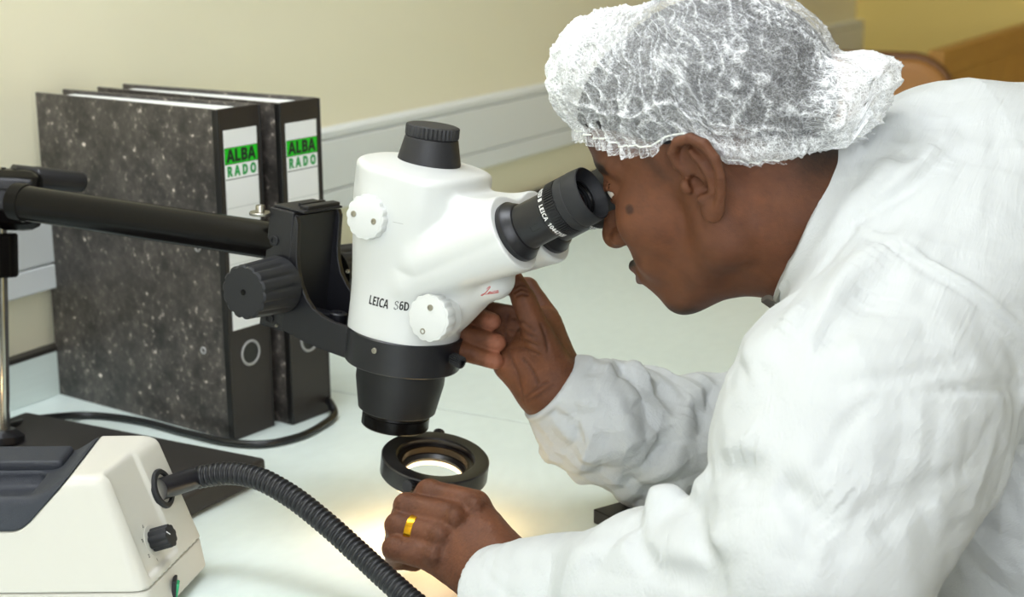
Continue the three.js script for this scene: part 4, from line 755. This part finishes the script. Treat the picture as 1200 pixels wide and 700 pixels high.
// folds: [polyline, height in mm (minus: valley), width in mm]
const FOLDS = [
  [[[907, 396, 1.03], [950, 360, 1.0], [1000, 318, 1.0], [1048, 284, 1.0]], 8, 14], [[[930, 410, 1.0], [977, 383, 0.97], [1037, 323, 0.97]], -9, 14],
  [[[1003, 264, 1.02], [1048, 283, 1.02], [1096, 309, 1.0], [1137, 335, 1.0], [1200, 387, 1.0], [1290, 450, 1.0]], 2.8, 3.2], [[[1008, 274, 1.02], [1046, 291, 1.02], [1092, 318, 1.0], [1133, 344, 1.0], [1197, 396, 1.0]], -2.2, 4],
  [[[1014, 253, 1.02], [1045, 232, 1.02], [1070, 216, 1.02], [1115, 175, 1.04]], -5, 6], [[[1020, 240, 1.02], [1060, 205, 1.02], [1105, 166, 1.04]], 4, 8],
  [[[905, 345, 1.1], [950, 300, 1.06], [1000, 240, 1.04], [1055, 175, 1.06]], 3, 7], [[[925, 355, 1.08], [965, 310, 1.05], [1010, 255, 1.03]], -3, 5],
  [[[846, 548, 0.96], [890, 560, 0.93], [930, 575, 0.90], [985, 640, 0.89]], -9, 10], [[[860, 520, 0.95], [930, 545, 0.92], [1000, 600, 0.90]], 5, 16],
  [[[985, 640, 0.89], [1010, 600, 0.9], [1070, 575, 0.92], [1150, 545, 0.98]], -4, 7], [[[960, 560, 0.91], [985, 505, 0.93], [1020, 470, 0.95]], -3, 5],
  [[[985, 450, 0.95], [1060, 440, 0.96], [1130, 420, 1.0]], -2.6, 6], [[[1075, 460, 0.96], [1150, 455, 1.0], [1200, 452, 1.02]], -3, 4], [[[1010, 640, 0.9], [1060, 600, 0.93], [1110, 560, 0.97]], -3, 6],
  [[[762, 660, 1.0], [800, 678, 0.97], [843, 690, 0.95]], -5, 9], [[[560, 660, 1.11], [575, 680, 1.1], [600, 700, 1.1]], -2, 4], [[[640, 650, 1.09], [720, 640, 1.03], [790, 650, 0.99]], 2, 9],
  [[[741, 606, 1.04], [748, 640, 1.0], [765, 670, 0.99]], -7, 6], [[[810, 583, 1.02], [818, 620, 0.98], [845, 690, 0.95]], -7, 6],
  [[[710, 412, 1.27], [716, 460, 1.25], [735, 500, 1.26], [742, 540, 1.29]], 5, 6], [[[690, 430, 1.26], [700, 470, 1.25], [700, 510, 1.27]], -3, 7], [[[760, 440, 1.3], [790, 480, 1.27], [770, 540, 1.28]], -5, 9], [[[812, 470, 1.3], [800, 520, 1.28], [770, 560, 1.28]], 6, 8],
].map(([p, h, w]) => {
  const s = traced((x, y, z) => Math.min(...coverBase(x, y, z)), p, 5), c = s.reduce((q, v) => q.add(V(...v).divideScalar(s.length)), V(0, 0, 0)), R = Math.max(...s.map((v) => c.distanceTo(V(...v)))) + 3 * w;
  const ends = (t) => Math.sin(Math.PI * clamp(t, 0.04, 0.96));                          // folds fade out towards their ends
  return { w, h, f: (x, y, z) => { if (Math.hypot(x - c.x, y - c.y, z - c.z) > R) return 0; let d = 1e3, at_ = 0; for (let i = 0; i < s.length - 1; i++) { if (Math.hypot(s[i][0] - s[i + 1][0], s[i][1] - s[i + 1][1], s[i][2] - s[i + 1][2]) > 60) continue; const k = cone3(x, y, z, s[i], s[i + 1], 0, 0); if (k < d) { d = k; at_ = i / (s.length - 1); } } return d > 3 * w ? 0 : h * Math.exp(-(d * d) / (w * w)) * Math.pow(ends(at_), 0.5); } };
});
function coverall(x, y, z) {
  let [d, r] = coverBase(x, y, z);
  if (Math.min(d, r) < 30) {
    const left = r >= d, w1 = noise3(x / 75, y / 75, z / 75), w2 = noise3(x / 75 + 7, y / 75, z / 75 + 3), w3 = noise3(x / 30, y / 30 + 5, z / 30);
    let h = 0;
    for (const [nx, ny, nz, len, amp, sleeve, seed] of CREASES) {                        // sheets folded again and again: facets that meet in sharp lines
      const k = left ? amp : sleeve; if (!k) continue;
      const t = (x * nx + y * ny + z * nz) / len + 0.55 * w1 + 0.4 * w2 * (seed & 1 ? 1 : -1) + 0.16 * w3 + seed * 0.37, tri = 4 * Math.abs(t - Math.floor(t + 0.5)) - 1;
      const gate = left ? smooth(-0.12, 0.4, noise3(x / 58 + seed * 3.1, y / 58, z / 58 - seed)) : smooth(-0.5, 0.1, noise3(x / 50 + seed * 3.1, y / 50, z / 50));
      h += k * tri * gate;
    }
    h += left ? 2.2 * w1 : 2.5 * w1;
    for (const q of FOLDS) h += q.f(x, y, z);
    h *= left ? smooth(-4, 16, plane(cuffL, x, y, z)) * smooth(-3, 14, Math.abs(plane(neckPlane, x, y, z))) : smooth(-2, 16, plane(cuffR, x, y, z));
    d -= h; r -= h;
  }
  // rolled edges of the cuffs, then the openings
  { const t = (c, p, R, e) => { const k = plane(c, x, y, z), vx = x - p[0] - c[1][0] * k, vy = y - p[1] - c[1][1] * k, vz = z - p[2] - c[1][2] * k; return Math.hypot(k - 2.2, Math.hypot(vx, vy, vz) - R) - e; }; if (r < 40) r = smin(r, t(cuffR, J(643.5, 452, 1.285), 29, 2.4), 3); }
  d = smax(d, -Math.max(plane(cuffL, x, y, z), -1e3), 2);
  d = Math.min(d, r) < 60 ? smin(d, r, 6) : Math.min(d, r);
  return smax(d, -tableIn(x, y, z), 3);
}
const fabricBump = texture(512, 512, (u, v) => [0.5 + 0.35 * (1 - 2 * Math.abs(tileNoise(u, v, 26, 3, 5))) + 0.25 * tileNoise(u, v, 160, 2, 2)], false);
const fabric = new THREE.MeshStandardMaterial({ color: '#c1c4c3', roughness: 0.7, bumpMap: fabricBump, bumpScale: 0.0006 });
{
  const lo = [-480, 725, -330], hi = [520, 1200, 440];
  const upper = sdfMesh(coverall, lo, hi, 2.7, { lip: 1.9, eps: 0.5 });
  // seat and legs, out of the picture: coarser
  const toward = V(-OUT.x, 0, -OUT.z), side = ALONG.clone(), legs = [];
  for (const s of [-1, 1]) {
    const hip = V(...PELVIS).addScaledVector(side, s * 85).add(V(0, -20, 0)), knee = hip.clone().addScaledVector(toward, 390).addScaledVector(side, s * 60).setY(545), ankle = knee.clone().addScaledVector(toward, 30).setY(95);
    legs.push([hip.toArray(), knee.toArray(), 95, 70], [knee.toArray(), ankle.toArray(), 72, 55]);
    const a = ankle.clone().setY(0), f = (x, y, z) => { const u = (x - a.x) * toward.x + (z - a.z) * toward.z, v = (x - a.x) * side.x + (z - a.z) * side.z; return smax(smin(rbox3(u - 70, y - 34, v, 140, 34, 46 - 6 * smooth(90, 160, u), 30), cone3(u, y, v, [0, 40, 0], [0, 110, 0], 44, 42), 20), -y + 1, 2); };
    part('shoe', scaled(sdfMesh(f, [a.x - 260, -4, a.z - 260], [a.x + 260, 160, a.z + 260], 6)), mat('#2b2724', 0.5), person, 'dark closed shoe');
  }
  const lower = (x, y, z) => { let d = coverall(x, y, z); for (const s of legs) d = smin(d, cone3(x, y, z, ...s), 45); return smax(d + 1.5 * ridge(x, y, z, 60), 80 - y, 6); };
  const trousers = sdfMesh(lower, [-480, 60, -420], [540, 732, 440], 7);
  const g = mergeGeometries([upper.toNonIndexed(), trousers.toNonIndexed()]);
  const p = g.attributes.position, u = g.attributes.uv; for (let i = 0; i < p.count; i++) u.setXY(i, (p.getX(i) + 0.6 * p.getZ(i)) / 160, (p.getY(i) + 0.5 * p.getZ(i)) / 160);
  part('coverall', scaled(mergeVertices(g)), fabric, person, 'crumpled white hooded coverall');
  const st = thing('stool', 'low round dark stool under the person in the white coverall', 'stool', V(PO.x + PELVIS[0] * MM, 0, PO.z + PELVIS[2] * MM));
  part('seat', lathe([[0, 0.40], [0.17, 0.40], [0.185, 0.41], [0.185, 0.44], [0.165, 0.455], [0, 0.455]], 48), mat('#2a221c', 0.6), st);
  part('stem', cyl(0.025, 0.025, 0.34, 24).translate(0, 0.23, 0), M.steel, st);
  for (let i = 0; i < 5; i++) part('leg', boxAt(0, 0.28, 0.03, 0.06, -0.02, 0.02, 0.006).rotateY(i * 1.2566), blackMetal, st);
  for (let i = 0; i < 5; i++) part('castor', new THREE.CylinderGeometry(0.015, 0.015, 0.02, 16).rotateX(Math.PI / 2).translate(0.265, 0.0155, 0).rotateY(i * 1.2566), blackRubber, st);
}
// collar pieces below the chin: a grey shirt collar and the loose white flap of the coverall
{
  const bent = (pts, w, th, m, name, label) => { const c = spline(pts.map((q) => at(...q).sub(PO))), n = 24, g = [], ix = []; const W = at(...w[1]).sub(at(...w[0])); for (let i = 0; i <= n; i++) { const p = c.getPointAt(i / n), t = c.getTangentAt(i / n), s = W.clone().cross(t).normalize().multiplyScalar(th); for (const [a, b] of [[0, 1], [1, 1], [1, -1], [0, -1]]) { const q = p.clone().addScaledVector(W, a).addScaledVector(s, b / 2); g.push(q.x, q.y, q.z); } if (i < n) for (let k = 0; k < 4; k++) { const A = i * 4 + k, B = i * 4 + (k + 1) % 4; ix.push(A, B, A + 4, B, B + 4, A + 4); } } ix.push(0, 2, 1, 0, 3, 2, n * 4, n * 4 + 1, n * 4 + 2, n * 4, n * 4 + 2, n * 4 + 3); let q = new THREE.BufferGeometry(); q.setAttribute('position', new THREE.Float32BufferAttribute(g, 3)); q.setIndex(ix); q.computeVertexNormals(); q = toCreasedNormals(q, 0.6); part(name, q, m, person, label); };
  const grey = new THREE.MeshStandardMaterial({ color: '#8b8a80', roughness: 0.75, side: THREE.DoubleSide });
  bent([[921, 330, 1.10], [911, 343, 1.105], [908, 352, 1.11], [914, 358, 1.12]], [[912, 340, 1.10], [926, 350, 1.12]], 0.003, grey, 'shirt_collar', 'grey shirt collar showing under the chin');
  bent([[892, 352, 1.125], [900, 348, 1.12], [908, 352, 1.115], [918, 356, 1.12]], [[892, 352, 1.12], [906, 362, 1.13]], 0.003, mat('#5e5850', 0.75), 'shirt_collar');
  bent([[915, 362, 1.105], [905, 370, 1.10], [888, 380, 1.10]], [[888, 380, 1.10], [900, 402, 1.115]], 0.0015, fabric, 'collar_flap', 'loose corner of the white collar');
}
// ---- hair and hairnet, in the head's millimetres
const skull = (x, y, z) => smin(ell3(x, y - 44, z + 7, 75, 80, 94), ell3(x, y - 58, z - 48, 57, 44, 43), 22);
{
  const f = (x, y, z) => {
    const a = Math.abs(x), n = noise3(x / 9, y / 9, z / 9);
    const line = z > -40 ? lerp(30, 70, smooth(-8, 88, z)) : lerp(30, -34, smooth(-40, -72, z));
    let d = skull(x, y, z) - 3.2 - 1.1 * noise3(x / 3.2, y / 3.2, z / 3.2) - 0.8 * n;
    return smax(d, line + 4 * n - y, 5);
  };
  const g = sdfMesh(f, [-84, -48, -110], [84, 134, 100], 2.2);
  part('hair', g.applyMatrix4(headMatrix), mat('#17151a', 0.85), person, 'short black hair under the net');
}
const netField = (x, y, z) => {
  let d = ell3(x, y - 46, z + 6, 83, 87, 104);
  d = smin(d, ell3(x, y - 101, z - 56, 58, 45, 46), 26);
  d = smin(d, ell3(x, y - 88, z - 72, 44, 24, 30), 14);
  d = smin(d, ell3(x - 4, y - 20, z + 116, 34, 23, 30), 10);
  d = smin(d, ell3(x, y - 10, z + 98, 50, 32, 22), 16);
  return d;
};
const bandY = (f) => { const k = [[0, 73], [25, 67], [45, 55], [60, 43], [75, 36], [86, 38], [95, 36], [103, 20], [111, 4], [125, -5], [150, -15], [180, -18]]; f = Math.abs(f); for (let i = 1; i < k.length; i++) if (f <= k[i][0]) return lerp(k[i - 1][1], k[i][1], smooth(k[i - 1][0], k[i][0], f)); return -18; };
{
  const NU = 720, NV = 190, CY = 50, pos = [], col = [], uv = [], idx = [], ruff = [], rcol = [], ruv = [], ridx = [], bandPts = [];
  const reach = (d, y0) => { let lo = 20, hi = 190; for (let i = 0; i < 24; i++) { const m = (lo + hi) / 2; netField(d[0] * m, CY + d[1] * m, d[2] * m) < 0 ? lo = m : hi = m; } return lo; };
  for (let i = 0; i <= NU; i++) {
    const deg = i / NU * 360 - 180, a = deg * Math.PI / 180, yb = bandY(deg);
    let rb = 90; for (let q = 0; q < 12; q++) { const m = Math.atan2(yb - CY, rb), R = reach([Math.cos(m) * Math.sin(a), Math.sin(m), Math.cos(m) * Math.cos(a)]); rb = R * Math.cos(m); }
    const e0 = Math.atan2(yb - CY, rb);
    for (let j = 0; j <= NV; j++) {
      const v = Math.pow(j / NV, 1.25), e = lerp(e0, Math.PI / 2, v), d = [Math.cos(e) * Math.sin(a), Math.sin(e), Math.cos(e) * Math.cos(a)];
      let R = reach(d); const x0 = d[0] * R, y0 = CY + d[1] * R, z0 = d[2] * R, off = skull(x0, y0, z0), arc = (e - e0) * 95;
      const wob = fbm(x0 / 34, y0 / 34, z0 / 34 + 3, 2) * 16;
      // creases that run up from the band, and crumples
      const along = Math.pow(1 - Math.abs(noise3((deg + wob) / 7.5, arc / 52, 4.2)) * 1.6, 1), c1 = Math.pow(clamp(along), 12);
      const c2 = Math.pow(clamp(1 - 1.7 * Math.abs(noise3(x0 / 24 + 9, y0 / 24, z0 / 24))), 10), c3 = Math.pow(clamp(1 - 1.7 * Math.abs(noise3(x0 / 11, y0 / 11 + 5, z0 / 11))), 14);
      const nearBand = Math.exp(-arc / 9), loose = smooth(7, 26, off), back = smooth(92, 112, Math.abs(deg)) * smooth(26, 6, arc), under = smooth(-1, 1, noise3(x0 / 30, y0 / 30, z0 / 30) * 2);
      R += 2.0 * c1 + 1.4 * c2 * (1 + 2 * loose) + 0.6 * c3 + loose * 7 * fbm(x0 / 26, y0 / 26, z0 / 26, 3) + lerp(2.2, 1.1, smooth(85, 100, Math.abs(deg))) * nearBand * Math.sin(a * 58) + back * (5 * Math.sin(Math.PI * clamp(arc / 24)) + 0.9 * Math.sin(a * 60 + wob * 0.2));
      R -= 3 * nearBand;
      const seamRow = Math.exp(-Math.pow((arc - 27 - 5 * noise3(deg / 14, 2, 2)) / 2.2, 2)) * smooth(20, 40, Math.abs(deg)) * smooth(170, 130, Math.abs(deg));
      R += 2.5 * seamRow;
      pos.push(d[0] * R, CY + d[1] * R, d[2] * R);
      const al = clamp(0.72 + 1.3 * c1 + 0.7 * c2 + 0.25 * c3 + 1.1 * loose + 1.6 * smooth(24, 34, off) + 1.5 * back + 0.5 * nearBand + 0.8 * seamRow - 0.16 * under, 0.3, 3.2);
      col.push(1, 1, 1, al);
      uv.push(a * 90 / 70, arc / 70);
      if (i < NU && j < NV) { const p = i * (NV + 1) + j, q = p + NV + 1; idx.push(p, q, p + 1, q, q + 1, p + 1); }
    }
    // ruffle below the elastic
    const p0 = pos.length / 3 - NV - 1, bx = pos[3 * p0], by = pos[3 * p0 + 1], bz = pos[3 * p0 + 2], L = Math.hypot(bx, bz);
    bandPts.push(V(bx, by, bz));
    const sag = (8.5 + 2 * noise3(deg / 20, 1, 1)) * lerp(1, 0.35, smooth(74, 84, Math.abs(deg)));
    for (let j = 0; j <= 6; j++) { const w = j / 6, s = Math.sin(a * 64 + 1.3 * noise3(deg / 9, 7, 7)), o = 1 + 2.0 * w + 1.5 * lerp(1, 0.45, smooth(80, 95, Math.abs(deg))) * Math.sign(s) * Math.pow(Math.abs(s), 0.6) * smooth(0, 0.5, w); ruff.push(bx + bx / L * o, by - sag * w, bz + bz / L * o); rcol.push(1, 1, 1, 0.75 + 0.6 * Math.pow(Math.abs(s), 6) + (j === 6 ? 0.4 : 0)); ruv.push(a * 0.82, -w * 0.09); if (i < NU && j < 6) { const p = i * 7 + j, q = p + 7; ridx.push(p, p + 1, q, q, p + 1, q + 1); } }
  }
  const mk = (p, c, u, ix) => { const g = new THREE.BufferGeometry(); g.setAttribute('position', new THREE.Float32BufferAttribute(p, 3)); g.setAttribute('color', new THREE.Float32BufferAttribute(c, 4)); g.setAttribute('uv', new THREE.Float32BufferAttribute(u, 2)); g.setIndex(ix); g.computeVertexNormals(); return g.applyMatrix4(headMatrix); };
  // nonwoven cloth: countless fine fibres, cloudy in density
  const S = 1024, r = mulberry(5), fib = document.createElement('canvas'); fib.width = fib.height = S;
  { const c = fib.getContext('2d'); c.fillStyle = 'rgb(38,38,38)'; c.fillRect(0, 0, S, S); c.lineCap = 'round';
    for (let i = 0; i < 15000; i++) { const x = r() * S, y = r() * S; if (0.45 + 1.9 * tileNoise(x / S, y / S, 26, 2, 3) < r()) continue; const a = r() * 6.283, L = 20 + 50 * r(), b = (r() - 0.5) * 40; c.strokeStyle = `rgba(255,255,255,${0.2 + 0.5 * r()})`; c.lineWidth = 0.9 + 2.2 * r() * r();
      for (const dx of [-S, 0, S]) for (const dy of [-S, 0, S]) { if (x + dx < -90 || x + dx > S + 90 || y + dy < -90 || y + dy > S + 90) continue; c.beginPath(); c.moveTo(x + dx, y + dy); c.quadraticCurveTo(x + dx + Math.cos(a) * L * 0.5 + b * Math.sin(a), y + dy + Math.sin(a) * L * 0.5 - b * Math.cos(a), x + dx + Math.cos(a) * L, y + dy + Math.sin(a) * L); c.stroke(); } } }
  const alpha = new THREE.CanvasTexture(fib); alpha.wrapS = alpha.wrapT = THREE.RepeatWrapping;
  const net = new THREE.MeshStandardMaterial({ color: '#f7f9fa', roughness: 0.8, transparent: true, alphaMap: alpha, vertexColors: true, side: THREE.DoubleSide });
  const m = part('hairnet', mk(pos, col, uv, idx), net, person, 'crinkled white see-through hairnet');
  part('ruffle', mk(ruff, rcol, ruv, ridx), net, m, 'pleated edge of the hairnet');
  part('elastic_band', pipe(new THREE.CatmullRomCurve3(bandPts.slice(0, -1).filter((_, i) => i % 6 === 0).map((p) => p.clone().multiply(V(1.01, 1, 1.01))), true), 0.75, 240, 6).applyMatrix4(headMatrix), mat('#e9ebe4', 0.7), m);
}
// gold ring on the left ring finger
{
  const a = V(...J(...[516, 630, 1.178])), b = V(...J(...[467, 616, 1.188])), d = b.clone().sub(a).normalize(), c = a.clone().lerp(b, 0.66), r = 11.1;
  part('finger_ring', scaled(aim(lathe([[r - 1.4, -2.9], [r - 0.1, -2.9], [r + 0.2, -2.5], [r + 0.3, 0], [r + 0.2, 2.5], [r - 0.1, 2.9], [r - 1.4, 2.9], [r - 1.4, -2.9]], 64), c, d)), mat('#e0a82a', 0.22, { metalness: 1 }), person, 'gold ring on the left ring finger');
}
part('body', mergeGeometries([headSkin, rhand, lhand].map((g) => { const q = g.toNonIndexed(), p = q.attributes.position, u = q.attributes.uv; for (let i = 0; i < p.count; i++) u.setXY(i, (p.getX(i) + 0.7 * p.getZ(i)) / 0.03, (p.getY(i) + 0.5 * p.getZ(i)) / 0.03); return q; })), skinMat, person, 'brown skin of head, neck and hands');
for (const s of [1, -1]) {
  const e = part('eye', new THREE.SphereGeometry(12.2, 40, 28).translate(33 * s, 15, 73).applyMatrix4(headMatrix), phys({ color: '#d9cfc2', roughness: 0.15, clearcoat: 0.6 }), person, 'white of the eye');
  part('iris', new THREE.SphereGeometry(12.35, 32, 12, 0, Math.PI * 2, 0, 0.46).rotateX(Math.PI / 2).translate(33 * s, 15, 73).applyMatrix4(headMatrix), phys({ color: '#1d120c', roughness: 0.1, clearcoat: 1 }), e, 'dark brown iris');
}
renderer.render(scene, camera);
